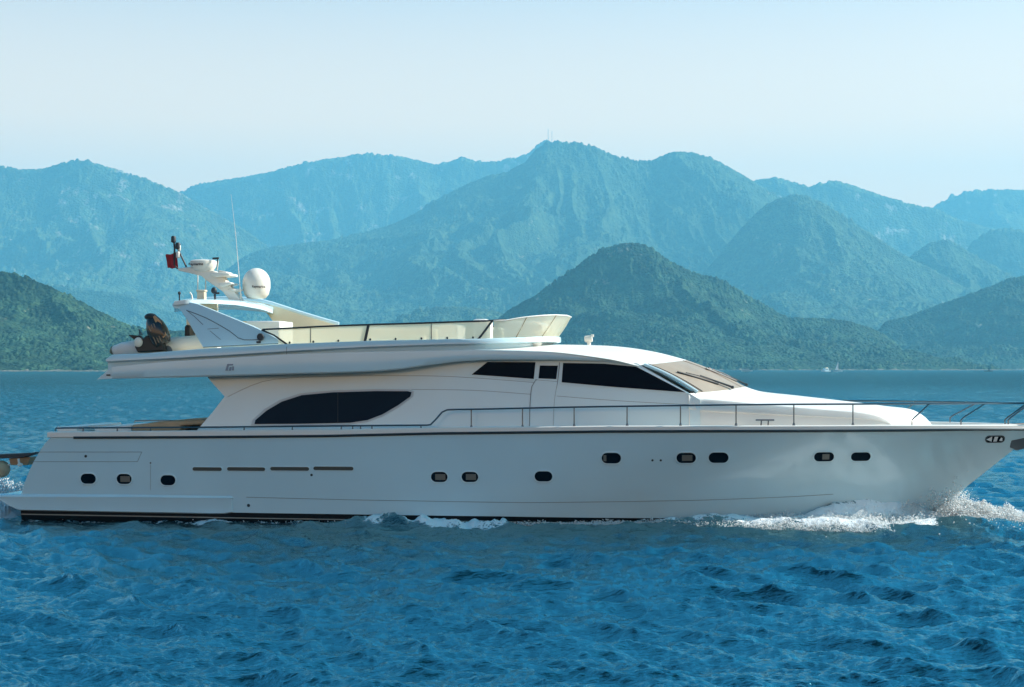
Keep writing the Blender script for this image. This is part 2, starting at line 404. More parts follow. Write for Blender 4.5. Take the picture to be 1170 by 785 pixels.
# ------------------------------------------------------------------ hills
def forest_material(name, dark, light, rock, scale, rockamt):
    m = bpy.data.materials.new(name); m.use_nodes = True; nt = m.node_tree; N = nt.nodes; K = nt.links
    b = N['Principled BSDF']; b.inputs['Roughness'].default_value = .9; b.inputs['Specular IOR Level'].default_value = .1
    geo = N.new('ShaderNodeNewGeometry'); pos = geo.outputs['Position']
    def nz(s, d, r=.55):
        n = N.new('ShaderNodeTexNoise'); n.inputs['Scale'].default_value = s; n.inputs['Detail'].default_value = d; n.inputs['Roughness'].default_value = r
        K.new(pos, n.inputs['Vector']); return n.outputs['Fac']
    r1 = N.new('ShaderNodeValToRGB'); K.new(nz(1/(scale*1.5), 6, .7), r1.inputs[0])
    r1.color_ramp.elements[0].position = .36; r1.color_ramp.elements[0].color = (*dark, 1)
    r1.color_ramp.elements[1].position = .66; r1.color_ramp.elements[1].color = (*light, 1)
    rk = N.new('ShaderNodeMapRange'); K.new(nz(1/(scale*9), 9, .68), rk.inputs[0])
    rk.inputs[1].default_value = 1-rockamt; rk.inputs[2].default_value = 1-rockamt+.07
    mx = N.new('ShaderNodeMix'); mx.data_type = 'RGBA'; K.new(rk.outputs[0], mx.inputs[0]); K.new(r1.outputs[0], mx.inputs[6]); mx.inputs[7].default_value = (*rock, 1)
    sz = N.new('ShaderNodeSeparateXYZ'); K.new(pos, sz.inputs[0])
    sh = N.new('ShaderNodeMath'); sh.operation = 'MULTIPLY_ADD'; sh.inputs[1].default_value = 9.0; sh.inputs[2].default_value = -3.2; K.new(nz(1/12, 3), sh.inputs[0])
    lt_ = N.new('ShaderNodeMath'); lt_.operation = 'LESS_THAN'; K.new(sz.outputs['Z'], lt_.inputs[0]); K.new(sh.outputs[0], lt_.inputs[1])
    mx2 = N.new('ShaderNodeMix'); mx2.data_type = 'RGBA'; K.new(lt_.outputs[0], mx2.inputs[0]); pv_ = N.new('ShaderNodeMapRange'); pv_.inputs[1].default_value = .38; pv_.inputs[2].default_value = .64; pv_.inputs[3].default_value = .55; pv_.inputs[4].default_value = 1.35; K.new(nz(1/(scale*7), 4, .6), pv_.inputs[0])
    mv_ = N.new('ShaderNodeMix'); mv_.data_type = 'RGBA'; mv_.blend_type = 'MULTIPLY'; mv_.inputs[0].default_value = 1; K.new(mx.outputs[2], mv_.inputs[6]); K.new(pv_.outputs[0], mv_.inputs[7])
    K.new(mv_.outputs[2], mx2.inputs[6]); mx2.inputs[7].default_value = (.17, .16, .13, 1)
    K.new(mx2.outputs[2], b.inputs['Base Color'])
    vb = N.new('ShaderNodeTexVoronoi'); vb.inputs['Scale'].default_value = 1/scale; K.new(pos, vb.inputs['Vector'])
    bp = N.new('ShaderNodeBump'); bp.invert = True; bp.inputs['Strength'].default_value = .8; bp.inputs['Distance'].default_value = scale*.6
    K.new(vb.outputs['Distance'], bp.inputs['Height']); K.new(bp.outputs[0], b.inputs['Normal'])
    return m

def hill(sky_px, dist, depth, mt, nx, ny, crown, spur, A=.55, skew=.35, foot=1.25, seed=0, back=.8, bulge=0.):
    P = np.array([[p[0], p[1]] for p in dens(sky_px, 12)])
    px = np.linspace(P[0, 0], P[-1, 0], nx); py = np.interp(px, P[:, 0], P[:, 1])
    Xc = (px-CX)/FPX*dist; Hc = np.maximum(CAMH+(CY-py)/FPX*dist, 0.)
    t = np.concatenate([np.linspace(0, 1, ny), 1+np.linspace(0, 1, ny//4+2)[1:]])
    X, T = np.meshgrid(Xc, t, indexing='ij'); H = np.repeat(Hc[:, None], len(t), 1)
    Tn = np.minimum(T, 1)
    Hs = np.interp(X+skew*depth*(1-Tn), Xc, Hc)*.35+H*.65      # spurs run off to the right as they come down
    Hs = np.where(T >= 1, H, Hs*(1-Tn**3)+H*Tn**3)
    Y = dist-depth*(1-Tn)+np.where(T > 1, (T-1)*depth*back, 0)
    g = np.where(T <= 1, Tn**foot*(1+bulge*(1-Tn)), (1-(T-1))**1.1)
    sx = X+skew*(Y-dist)*1.0+seed*531.7
    wv = fbm(X/spur*.9+seed, Y/spur*.9, 4)*spur*1.3
    R = ridged((sx+wv)/spur, (Y+wv*.6)/(spur*2.4)+seed, 5, .44)**1.2*1.1
    mask = 4*Tn*(1-Tn); mask = np.where(T > 1, .3, np.clip(mask*1.3, 0, 1)**.7)
    Z = Hs*g*(1-A*(1-R)*mask)
    rim = np.clip(1-np.abs(T-1)*8, 0, 1)
    Z = Z*(1-.0*rim)
    Z = Z+mask*(fbm(X/(crown*5)+3, Y/(crown*7), 5, .6)-.5)*crown*(4.5 if dist > 5000 else 3.0)*np.clip(Z/(crown*6), 0, 1)*(np.abs(T-1) > .03)
    pm = fbm(X/crown/7+seed, Y/crown/7, 4)
    cr = crowns(X+seed*77, Y, crown)*np.clip((pm-.30)*3.2, .15, 1.35)+.55*crowns(X+300, Y+90, crown*.5)+.5*crowns(X+900, Y+190, crown*1.8)*np.clip((pm-.56)*5, 0, 1)*(np.abs(T-1) > .06)
    Z = Z+np.where(Z > 1.5, (cr-crown*.35)*(.85 if dist < 5000 else .75), 0)-np.where(H < 2, 2.5, 0)*1.0
    Z = np.where(T == 0, -3, Z)
    n1, n2 = X.shape; co = np.stack([X, Y, Z], -1).reshape(-1, 3)
    i = np.arange(n1-1)[:, None]*n2; j = np.arange(n2-1)[None]
    q = np.stack([i+j, i+n2+j, i+n2+j+1, i+j+1], -1).reshape(-1, 4)
    me = bpy.data.meshes.new('hill'); me.vertices.add(len(co)); me.vertices.foreach_set('co', co.reshape(-1))
    me.loops.add(q.size); me.loops.foreach_set('vertex_index', q.reshape(-1).astype(np.int32))
    me.polygons.add(len(q)); me.polygons.foreach_set('loop_start', (np.arange(len(q))*4).astype(np.int32)); me.polygons.foreach_set('loop_total', np.full(len(q), 4, np.int32))
    me.polygons.foreach_set('use_smooth', np.ones(len(q), bool)); me.update(calc_edges=True); me.materials.append(mt)
    o = bpy.data.objects.new('hill', me); sc.collection.objects.link(o); tag(o, kind='structure')
    return o, X, Y, Z, cr

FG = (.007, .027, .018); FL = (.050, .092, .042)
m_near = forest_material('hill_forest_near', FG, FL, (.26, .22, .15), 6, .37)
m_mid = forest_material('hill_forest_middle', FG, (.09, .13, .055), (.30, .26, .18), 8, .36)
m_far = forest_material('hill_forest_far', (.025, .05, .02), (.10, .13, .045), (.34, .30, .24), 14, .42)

S_head = [(-420, 423), (-330, 372), (-240, 330), (-160, 306), (-110, 300), (-60, 302), (0, 309), (40, 320), (80, 338), (120, 358), (150, 372), (180, 379), (210, 377), (240, 385), (300, 402), (335, 423)]
S_mid = [(545, 420), (560, 376), (580, 355), (610, 338), (640, 318), (665, 300), (690, 284), (710, 278), (722, 277), (745, 283), (760, 295), (790, 310), (820, 318), (850, 335), (880, 352), (900, 362), (930, 363), (960, 365), (985, 371), (1010, 381), (1030, 398), (1047, 423)]
S_right = [(985, 423), (1000, 380), (1012, 367), (1040, 360), (1080, 346), (1120, 331), (1150, 320), (1170, 315), (1230, 300), (1290, 296), (1360, 312), (1430, 350), (1520, 423)]
S_low = [(380, 421), (430, 380), (460, 362), (500, 351), (530, 350), (555, 353), (590, 364), (640, 395), (680, 421)]
S_big = [(215, 421), (240, 330), (270, 300), (300, 285), (350, 277), (400, 270), (450, 255), (480, 240), (510, 222), (545, 205), (580, 196), (600, 185), (612, 170), (625, 163), (650, 163), (680, 168), (700, 178), (720, 183), (745, 183), (765, 174), (790, 174), (820, 184), (850, 200), (870, 213), (900, 232), (930, 255), (980, 300), (1050, 421)]
S_spur = [(680, 421), (750, 365), (800, 315), (825, 287), (848, 260), (875, 235), (905, 222), (935, 230), (965, 248), (1000, 270), (1040, 295), (1080, 315), (1130, 345), (1180, 380), (1240, 421)]
S_spur2 = [(960, 421), (1010, 330), (1040, 295), (1060, 279), (1085, 275), (1110, 290), (1150, 312), (1200, 345), (1290, 421)]
S_spur3 = [(1050, 421), (1090, 310), (1115, 275), (1140, 262), (1175, 264), (1220, 282), (1300, 330), (1340, 421)]
S_rback = [(760, 421), (830, 240), (865, 205), (885, 203), (900, 206), (925, 213), (940, 209), (958, 207), (985, 215), (1010, 224), (1040, 233), (1065, 238), (1100, 252), (1150, 265), (1220, 290), (1330, 421)]
S_rfar = [(960, 421), (1030, 262), (1060, 242), (1080, 230), (1105, 220), (1130, 217), (1170, 216), (1240, 222), (1330, 240), (1420, 300), (1520, 421)]
S_far = [(120, 421), (180, 236), (205, 220), (240, 208), (300, 198), (340, 188), (380, 180), (410, 178), (440, 177), (470, 181), (500, 188), (515, 184), (528, 179), (545, 184), (570, 184), (590, 180), (603, 176), (614, 166), (624, 160), (640, 166), (690, 200), (760, 421)]
S_left = [(-480, 421), (-400, 340), (-320, 290), (-240, 232), (-160, 207), (-80, 196), (0, 190), (20, 193), (50, 192), (70, 186), (95, 183), (115, 188), (150, 200), (185, 212), (210, 222), (240, 240), (280, 262), (330, 300), (400, 350), (450, 421)]
S_left2 = [(-220, 421), (-140, 350), (-60, 330), (0, 322), (60, 326), (110, 332), (150, 338), (185, 352), (230, 372), (290, 400), (330, 421)]

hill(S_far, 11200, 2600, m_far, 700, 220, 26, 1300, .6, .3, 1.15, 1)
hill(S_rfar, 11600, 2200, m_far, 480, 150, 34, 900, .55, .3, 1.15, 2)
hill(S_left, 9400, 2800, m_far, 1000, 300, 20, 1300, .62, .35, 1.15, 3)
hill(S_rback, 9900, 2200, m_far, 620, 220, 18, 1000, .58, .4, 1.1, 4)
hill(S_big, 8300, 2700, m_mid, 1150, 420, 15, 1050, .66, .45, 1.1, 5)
hill(S_spur3, 8600, 1500, m_mid, 300, 160, 18, 480, .5, .4, 1.1, 6)
hill(S_spur2, 7400, 1200, m_mid, 380, 200, 15, 420, .5, .45, 1.1, 7)
hill(S_spur, 7000, 1900, m_mid, 640, 330, 13, 800, .62, .5, 1.1, 8)
hill(S_left2, 6800, 900, m_mid, 560, 160, 15, 350, .5, .3, 1.1, 9)
hill(S_low, 5200, 700, m_mid, 300, 160, 12, 260, .45, .3, 1.0, 10)
h_right = hill(S_right, 4300, 640, m_near, 800, 300, 8, 380, .65, .4, 1.0, 11)
h_mid = hill(S_mid, 3500, 760, m_near, 900, 380, 6.5, 400, .7, .45, .95, 12)
h_head = hill(S_head, 2200, 420, m_near, 1100, 330, 4.5, 190, .6, .4, .95, 13)

# ------------------------------------------------------------------ haze
def haze(x0, x1, y0, y1, z0, z1, dens_, col):
    b = MB(); b.box(((x0+x1)/2, (y0+y1)/2, (z0+z1)/2), (x1-x0, y1-y0, z1-z0))
    m = bpy.data.materials.new('haze_air'); m.use_nodes = True; nt = m.node_tree
    nt.nodes.remove(nt.nodes['Principled BSDF'])
    pv = nt.nodes.new('ShaderNodeVolumePrincipled'); pv.inputs['Density'].default_value = dens_
    pv.inputs['Color'].default_value = (*col, 1); pv.inputs['Anisotropy'].default_value = 0.1
    nt.links.new(pv.outputs[0], nt.nodes['Material Output'].inputs['Volume'])
    o = b.build('haze', m, smooth=False); tag(o, kind='stuff'); return o
haze(-9500, 9500, -1500, 13500, -4.5, 1700, 1.0e-4, (.21, .65, .90))

# ------------------------------------------------------------------ materials of the boats
gel = mat('shade_tinted_gelcoat', (.56, .73, .775), .16, coat=.6, var=.06, vscale=.5, bump=.25, bscale=.9, bdist=.012)  # white gelcoat with the teal of its shade mixed into the colour
hullp = mat('shade_tinted_hull_white', (.52, .715, .775), .16, coat=.6, var=.06, vscale=.5, bump=.12, bscale=.9, bdist=.012)  # white hull; its blue-green shade is put into the base colour
gel2 = mat('white_deck_paint', (.78, .755, .70), .38, var=.06, vscale=1.5)  # deck white; also on the lit roof and coachroof, without the shade tint
cream = mat('cream_gelcoat', (.78, .70, .52), .4, var=.06, vscale=2)
black = mat('black_antifouling', (.003, .004, .006), .5); black.node_tree.nodes['Principled BSDF'].inputs['Specular IOR Level'].default_value = .15
cream_line = mat('cream_boot_line', (.30, .29, .25), .4)
glassd = mat('dark_tinted_glass', (.002, .006, .013), .05, ior=1.22); glassd.node_tree.nodes['Principled BSDF'].inputs['Specular IOR Level'].default_value = .06
glassn = mat('smoked_glass', (.003, .014, .028), .10, ior=1.22); glassn.node_tree.nodes['Principled BSDF'].inputs['Specular IOR Level'].default_value = .10
steel = mat('stainless_steel', (.13, .14, .15), .28, metal=1.0)
rubber = mat('dark_rubber', (.02, .025, .03), .5)
groove_and_shade = mat('grey_sealant_and_shade', (.16, .18, .19), .6)  # joint sealant; also the painted shadow of the styling lines
seatm = mat('sand_cushion', (.50, .36, .22), .8, var=.15, vscale=4)
teak = mat('teak_wood', (.36, .20, .09), .6, var=.25, vscale=9)
curtain = mat('beige_curtain', (.13, .12, .10), .5)
screen_cover = mat('beige_windscreen_cover', (.33, .265, .20), .5, coat=.1, var=.14, vscale=2.2)
tubem = mat('white_inflatable_fabric', (.72, .71, .68), .55, var=.05)
motor_m = mat('dark_brown_cowling', (.012, .009, .008), .25, coat=.5, var=.3, vscale=6)
motor_blk = mat('black_motor_paint', (.008, .008, .009), .4)
red = mat('red_flag_cloth', (.33, .012, .018), .8, var=.2, vscale=8)
logo_m = mat('grey_emblem', (.22, .27, .33), .4)
ink = mat('dark_lettering', (.03, .02, .02), .5)
warm_white = mat('aged_white_plastic', (.74, .70, .62), .4, var=.05)

def plexi():
    m = bpy.data.materials.new('pale_yellow_plexiglass'); m.use_nodes = True; nt = m.node_tree; N = nt.nodes
    b = N['Principled BSDF']; b.inputs['Base Color'].default_value = (.84, .77, .60, 1); b.inputs['Roughness'].default_value = .12
    tl = N.new('ShaderNodeBsdfTranslucent'); tl.inputs['Color'].default_value = (.88, .80, .60, 1)
    tr = N.new('ShaderNodeBsdfTransparent'); tr.inputs['Color'].default_value = (.90, .92, .84, 1)
    m1 = N.new('ShaderNodeMixShader'); m1.inputs[0].default_value = .65
    nt.links.new(b.outputs[0], m1.inputs[1]); nt.links.new(tl.outputs[0], m1.inputs[2])
    m2 = N.new('ShaderNodeMixShader'); m2.inputs[0].default_value = .16
    nt.links.new(m1.outputs[0], m2.inputs[1]); nt.links.new(tr.outputs[0], m2.inputs[2])
    nt.links.new(m2.outputs[0], N['Material Output'].inputs['Surface']); return m
plex = plexi()

# ------------------------------------------------------------------ the motor yacht
yacht = empty('motor_yacht', BO, -YAW)
tag(yacht, 'large white flybridge motor yacht under way, its bow throwing spray', 'motor yacht')

# --- hull form -------------------------------------------------------
W_SHEER = 2.95
def sheer_w(u):      # half breadth at the deck edge
    t = np.clip((np.asarray(u, float)-1.5)/(13.05-1.5), 0, 1)
    return W_SHEER*(1-t**2.5)*(1-.015*np.clip((-u-6)/6, 0, 1))
def vs(u, z=0): return -float(sheer_w(u))
def zcurve(pts, vf=vs):
    Q = [Lf(a, b, vf) for a, b in pts]
    us = [q.x for q in Q]; zs = [q.z for q in Q]
    return lambda u: np.interp(u, us, zs)
z_rub = zcurve([(55, 500), (220, 499.3), (370, 498), (500, 495), (700, 492.8), (800, 492.4), (950, 492), (1000, 491.7), (1100, 490.5), (1170, 490)])
z_cap = zcurve([(55, 493.5), (220, 492), (370, 491), (500, 488.5), (700, 486.6), (800, 486.5), (1000, 485.6), (1100, 485.4), (1170, 484.8)])
z_boot = lambda u: np.interp(u, [-13, -6, 0, 4.5, 8, 12], [.27, .235, .215, .15, .13, .12])
STEM = [(-1.0, 6.5), (0.0, 9.2)]
p1 = L(1097, 562, 0); p2 = L(1165, 508, 0)
kst = (p2.x-p1.x)/(p2.z-p1.z)
def u_stem(z): return p1.x+(z-p1.z)*kst*(1.0 if z > p1.z else 1.25)
U_BOW = u_stem(2.45)
AFT = [(Lf(a, b, vs).z, Lf(a, b, vs).x) for a, b in [(22, 566), (25, 556), (30, 543), (36, 530), (45, 515), (53, 504), (61, 497)]]
AFT = sorted(AFT)
def u_aft(z): return float(np.interp(z, [a for a, b in AFT], [b for a, b in AFT]))
ZR = 2.4
def hull_half(u, z):
    us = u_stem(z); f = min(max(z/ZR, -.4), 1.0)
    u0 = -1.5+3.0*max(f, 0); p = 1.75+.75*max(f, 0)
    B = 2.80+.15*max(f, 0)-(.25 if z < 0 else 0)*min(1, -z/.6 if z < 0 else 0)
    t = min(max((u-u0)/(us-u0), 0), 1)
    k = 1-t**p
    return B*k*(1-.015*min(max((-u-6)/6, 0), 1))
def vh(off=0.0): return lambda u, z: -(hull_half(u, z)+off)
NW, NS = 26, 120
rows = []; low = []
for j in range(NW+1):
    w_ = j/NW; r = []
    for i in range(NS+1):
        s_ = 1-(1-i/NS)**1.35
        z0 = .0; u = 0
        # iterate because z depends on u
        z = .24+w_*2.0
        for _ in range(4):
            ua, us = u_aft(z), u_stem(z); u = ua+(us-ua)*s_
            z = float(z_boot(u)+(z_rub(u)-z_boot(u))*w_)
        r.append(Vector((u, -hull_half(u, z) if i < NS else 0.0, z)))
    rows.append(r)
hb = MB(); hb.grid(rows); hb.grid([[M2(p) for p in r] for r in rows], flip=True)
# transom
hb.grid([[Vector((r[0].x+.0, r[0].y*t, r[0].z)) for t in np.linspace(1, -1, 7)] for r in rows])
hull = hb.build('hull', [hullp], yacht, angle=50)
# cap moulding from rub rail to deck edge, and deck
us_ = np.linspace(u_aft(2.0)+.02, u_stem(2.5), 110)
def cap_rows(sg):
    out = []
    for u in us_:
        w_ = max(hull_half(u, float(z_rub(u))), 0); zr, zc = float(z_rub(u)), float(z_cap(u))
        tap = min(1, (us_[-1]-u)/.6)
        q = [(w_, zr), (w_+.035*tap, zr+.015), (w_+.035*tap, zc-.02), (w_+.015*tap, zc), (max(w_-.22, 0), zc), (max(w_-.24, 0), zc-.10), (0, zc-.07)]
        out.append([Vector((u, -sg*a, b)) for a, b in q])
    return out
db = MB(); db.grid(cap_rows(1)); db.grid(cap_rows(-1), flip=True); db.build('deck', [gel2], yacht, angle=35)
for sg in (1, -1):
    t = MB(); t.tube([Vector((u, -sg*(hull_half(u, float(z_rub(u)))+.012), float(z_rub(u))-.005)) for u in us_[3:]], .032, 8)
    t.build('rubbing_strake', [rubber], yacht)
    t = MB(); t.tube([Vector((u, -sg*(hull_half(u, float(z_rub(u)))+.04), float(z_rub(u))+.02)) for u in us_[3:]], .009, 6)
    t.build('steel_trim', [steel], yacht)
# bottom: black paint with a thin cream line
bb = MB(); ul = np.concatenate([np.linspace(u_aft(.2)-.02, 6.5, 60), np.linspace(6.7, u_stem(.15), 16)])
for sg in (1, -1):
    rws = []
    for u in ul:
        zb = float(z_boot(u)); q = []
        for k, z in enumerate([zb, zb-.12, zb-.145, -.35, -.7]):
            h = hull_half(u, z) if k < 4 else hull_half(u, -.6)*.72
            q.append(Vector((u, -sg*(h+.002), z)))
        q.append(Vector((u, 0, -1.1+.4*max(0, (u-4)/6)))); rws.append(q)
    n = len(rws[0])
    for i in range(len(rws)-1):
        for k in range(n-1):
            f = (rws[i][k], rws[i+1][k], rws[i+1][k+1], rws[i][k+1])
            bb.add(f, [(0, 1, 2, 3)], 1 if k == 1 else 0)
bb.build('hull_bottom', [black, cream_line], yacht, angle=50)
# raised stern moulding / swim platform (port and starboard sides run together across the stern)
sm = MB(); rws = []
PT = [(-6, 565.5, 569), (0.0, 565.5, 572), (10, 565.6, 578), (20, 565.8, 582.5), (150, 566, 585), (240, 567, 586.5), (262, 567, 586.5), (276, 567.5, 569.5)]
for sg in (1,):
    top = zcurve([(a, b) for a, b, c in PT], vs); bot = zcurve([(a, c) for a, b, c in PT], vs)
    ua = Lf(-6, 568, vs).x; ub = Lf(277, 568, vs).x; ue = Lf(263, 585, vs).x
    sec = lambda u: [(2.76, float(top(u))+.02), (2.835, float(top(u))), (2.865, float(top(u))-.05), (2.855, float(top(u))-.08), (2.862, float(bot(u))), (2.80, float(bot(u))-.03)]
    for sgn in (1, -1):
        for u in list(np.linspace(ua, ue, 30))+[ub]:
            pass
        rr = []
        for u in sorted(set(list(np.linspace(ua, ua+.8, 10))+list(np.linspace(ua+.9, ue, 30)))): rr.append([Vector((u, -sgn*a, z)) for a, z in sec(u)])
        # slanted front end: the upper edge runs further forward
        last = sec(ue); fr = [Vector((ue+(ub-ue)*(1-k/5), -sgn*(a-.10), z)) for k, (a, z) in enumerate(last)]
        rr.append(fr); sm.grid(rr, flip=(sgn < 0))
    zt = float(top(ua)); zb_ = float(bot(ua))
    for sgn in (1,):
        sm.box(((ua+u_aft(.3))/2+.1, 0, zt-.06), (u_aft(.3)-ua+.2, 5.55, .10))
sm.build('swim_platform', [hullp], yacht, angle=35)
# knuckle line along the topsides
for sg in (1, -1):
    kn = zcurve([(280, 568.5), (400, 571.5), (600, 575), (800, 574), (900, 571), (955, 568)], vs)
    t = MB(); t.tube([Vector((u, -sg*(hull_half(u, float(kn(u)))+.001), float(kn(u)))) for u in np.linspace(Lf(280, 568, vs).x, Lf(955, 568, vs).x, 60)], .0065, 6)
    t.build('chine_moulding', [groove_and_shade], yacht)
# stern panel outline grooves
def hp(x, y, off=.003):
    return Lf(x, y, vh(off))
for sg in (1, -1):
    t = MB()
    for line in ([(40, 516.5), (100, 516.5), (162, 516.5)], [(36, 527.5), (100, 527.5), (157, 527.5)], [(162, 516.5), (157, 527.5)]):
        P_ = [hp(a, b, .0) for a, b in dens(line, 10)]
        t.tube([p if sg > 0 else M2(p) for p in P_], .0055, 5)
    P_ = [hp(172, b, .0) for b in (531, 545, 560)]
    t.tube([p if sg > 0 else M2(p) for p in P_], .004, 5)
    t.build('panel_joint', [groove_and_shade], yacht)

def surf_plate(mb, cx, cy, shape, off0, off1, mi=0, mirror=False):
    """shape: list of (du,dz) metres around the photo point; a slab following the hull side"""
    c = hp(cx, cy, 0); n = len(shape); A = []; B = []
    for du, dz in shape:
        u, z = c.x+du, c.z+dz; h = hull_half(u, z); sg = 1 if mirror else -1
        A.append(Vector((u, sg*(h+off0), z))); B.append(Vector((u, sg*(h+off1), z)))
    mb.add(A+B, [tuple(range(n)), tuple(range(n, 2*n))[::-1]]+[(i, (i+1) % n, (i+1) % n+n, i+n) for i in range(n)], mi)
def stadium(w_, h_, n=6, sl=0):
    r = h_/2; out = []
    for k in range(n+1):
        a = -math.pi/2+math.pi*k/n; out.append((w_/2-r+r*math.cos(a), r*math.sin(a)))
    for k in range(n+1):
        a = math.pi/2+math.pi*k/n; out.append((-w_/2+r+r*math.cos(a), r*math.sin(a)))
    return out
def surf_ring(mb, cx, cy, so_, si, off, off_in, mirror=False):
    c = hp(cx, cy, 0); sg = 1 if mirror else -1
    def P(s, o): return [Vector((c.x+a, sg*(hull_half(c.x+a, c.z+b)+o), c.z+b)) for a, b in s]
    mid = [((a+c_)/2, (b+d)/2) for (a, b), (c_, d) in zip(so_, si)]
    mb.grid([P(so_, -.005), P(so_, off*.6), P(mid, off), P(si, off*.7), P(si, off_in)], closed=True)
m_p = 1/46.0
PORTS = [(101, 547, 19, 12.2, 0), (142, 547.3, 18.5, 12.2, 1), (192, 548.7, 18.5, 12.2, 0), (502, 545, 19.5, 12, 1), (537, 545, 19.5, 12, 1), (621, 544.3, 20.5, 12, 0),
         (698.5, 523.5, 22, 12.5, 2), (784, 523.3, 22, 12, 1), (821, 523, 22.5, 12.3, 0), (941.5, 522, 23, 11, 3), (983.5, 521.8, 23, 10.5, 0)]
for (x, y, w_, h_, k) in PORTS:
    for mir in (False, True):
        o_ = stadium((w_+2.6)*m_p, (h_+2.6)*m_p, 8); i_ = stadium((w_-.6)*m_p, (h_-.6)*m_p, 8)
        fr = MB(); surf_ring(fr, x, y, o_, i_, .022, .006, mir)
        f = fr.build('porthole', [gel], yacht, angle=60)
        g = MB(); surf_plate(g, x, y, i_, -.004, .006, 0, mir); g.build('pane', [glassd], f)
        if k and not mir:
            cu = MB(); ww = {1: (-.10, .15), 2: (-.19, -.12), 3: (-.04, .13)}[k]
            hh = h_*m_p/2*.55
            surf_plate(cu, x, y, [(ww[0], -hh), (ww[1], -hh), (ww[1], hh), (ww[0], hh)], .006, .0085, 0, mir)
            cu.build('curtain', [curtain], f)
for (x0, x1, y) in [(219.5, 254, 536), (259, 303.5, 536), (308.5, 353.5, 535.7), (358, 404, 535.3)]:
    for mir in (False, True):
        sh = stadium((x1-x0)*m_p*1.01, 4.2*m_p, 5); sh2 = stadium((x1-x0+2)*m_p*1.01, 6*m_p, 5)
        fr = MB(); surf_ring(fr, (x0+x1)/2, y, sh2, sh, .014, .004, mir); f = fr.build('air_vent', [gel], yacht, angle=60)
        g = MB(); surf_plate(g, (x0+x1)/2, y, sh, -.004, .005, 0, mir); g.build('vent_slot', [mat('vent_shadow', (.05, .05, .04), .6)], f)
for (x, y, r) in [(98, 521.3, .035), (356, 542.7, .033), (284, 577.5, .04), (745.5, 526, .028), (755, 526, .028), (172, 529, .02)]:
    for mir in (False, True):
        g = MB(); surf_plate(g, x, y, [(r*math.cos(a), r*math.sin(a)) for a in np.linspace(0, 2*math.pi, 11)[:-1]], -.01, .008, 0, mir)
        g.build('hull_outlet', [rubber], yacht)
# fairlead near the bow
for mir in (False, True):
    x, y = 1137, 501.8
    sh = stadium(24*m_p, 8.6*m_p, 6); si = stadium(21*m_p, 6.2*m_p, 6)
    fr = MB(); surf_ring(fr, x, y, sh, si, .03, .004, mir); f = fr.build('fairlead', [rubber], yacht, angle=60)
    g = MB(); surf_plate(g, x, y, si, -.004, .006, 0, mir); g.build('recess', [glassd], f)
    g = MB(); surf_plate(g, x-6.0, y, [(-.10, -.01), (.05, -.065), (.05, .065)], .004, .022, 0, mir); surf_plate(g, x, y, [(-.045, -.06), (.045, -.06), (.07, .06), (-.02, .06)], .004, .022, 0, mir)
    surf_plate(g, x+6.5, y, [(-.04, -.04), (.045, -.05), (.035, .03), (0, .045)], .004, .02, 0, mir)
    g.build('roller', [mat('polished_bright_steel', (.8, .8, .8), .3)], f)
# anchor stowed on the stem
an = MB()
a0 = L(1158, 501, 0); a1 = L(1178, 489, 0)
an.tube([a1, a0, a0+Vector((-.12, 0, -.12))], [.04, .05, .05], 8)
for sg in (1, -1):
    an.plate([a0+Vector((-.32, sg*.06, -.12)), a0+Vector((.22, sg*.34, .02)), a0+Vector((.40, sg*.30, -.20)), a0+Vector((.05, sg*.10, -.30))], (0, sg*.03, .02))
an.box(a0+Vector((-.05, 0, -.14)), (.5, .16, .12), Matrix.Rotation(-.6, 3, 'Y'))
an.build('anchor', [mat('galvanised_dark_steel', (.10, .11, .12), .45, metal=.7)], yacht, bevel=.008)
bp_ = MB(); bp_.plate([L(1132, 486, -.2), L(1200, 483, -.2), L(1196, 492, -.2), L(1150, 494, -.2)], (0, .4, 0)); bp_.build('bow_platform', [teak], yacht, bevel=.01)

# --- deckhouse side walls --------------------------------------------
def wall_v(off=0.0): return lambda u, z: -(2.38-.085*(z-2.4)-.012*u+off)
def wp(x, y, off=0.0): return Lf(x, y, wall_v(off))
def side(name, outline, off0, off1, m, parent=yacht, smoothpts=None, both=True, bevel=0, first=None):
    made = None
    for sg in ((1, -1) if both else (1,)):
        P_ = outline if smoothpts is None else dens(outline, smoothpts)
        mb = MB(); A = [wp(a, b, off0) for a, b in P_]
        mb.plate([p if sg > 0 else M2(p) for p in A], (0, -sg*(off1-off0), 0))
        o = mb.build(name, m if isinstance(m, list) else [m], parent, bevel=bevel)
        made = made or o
        if sg < 0 and parent is not yacht: pass
    return made
wall_out = [(236, 427), (240, 433), (258, 453), (245, 470), (226, 492), (400, 492), (600, 490), (800, 489), (800, 457), (789, 450), (728, 415), (640, 407), (520, 407), (400, 415), (300, 422)]
side('side_wall', wall_out, -.10, 0.0, gel)
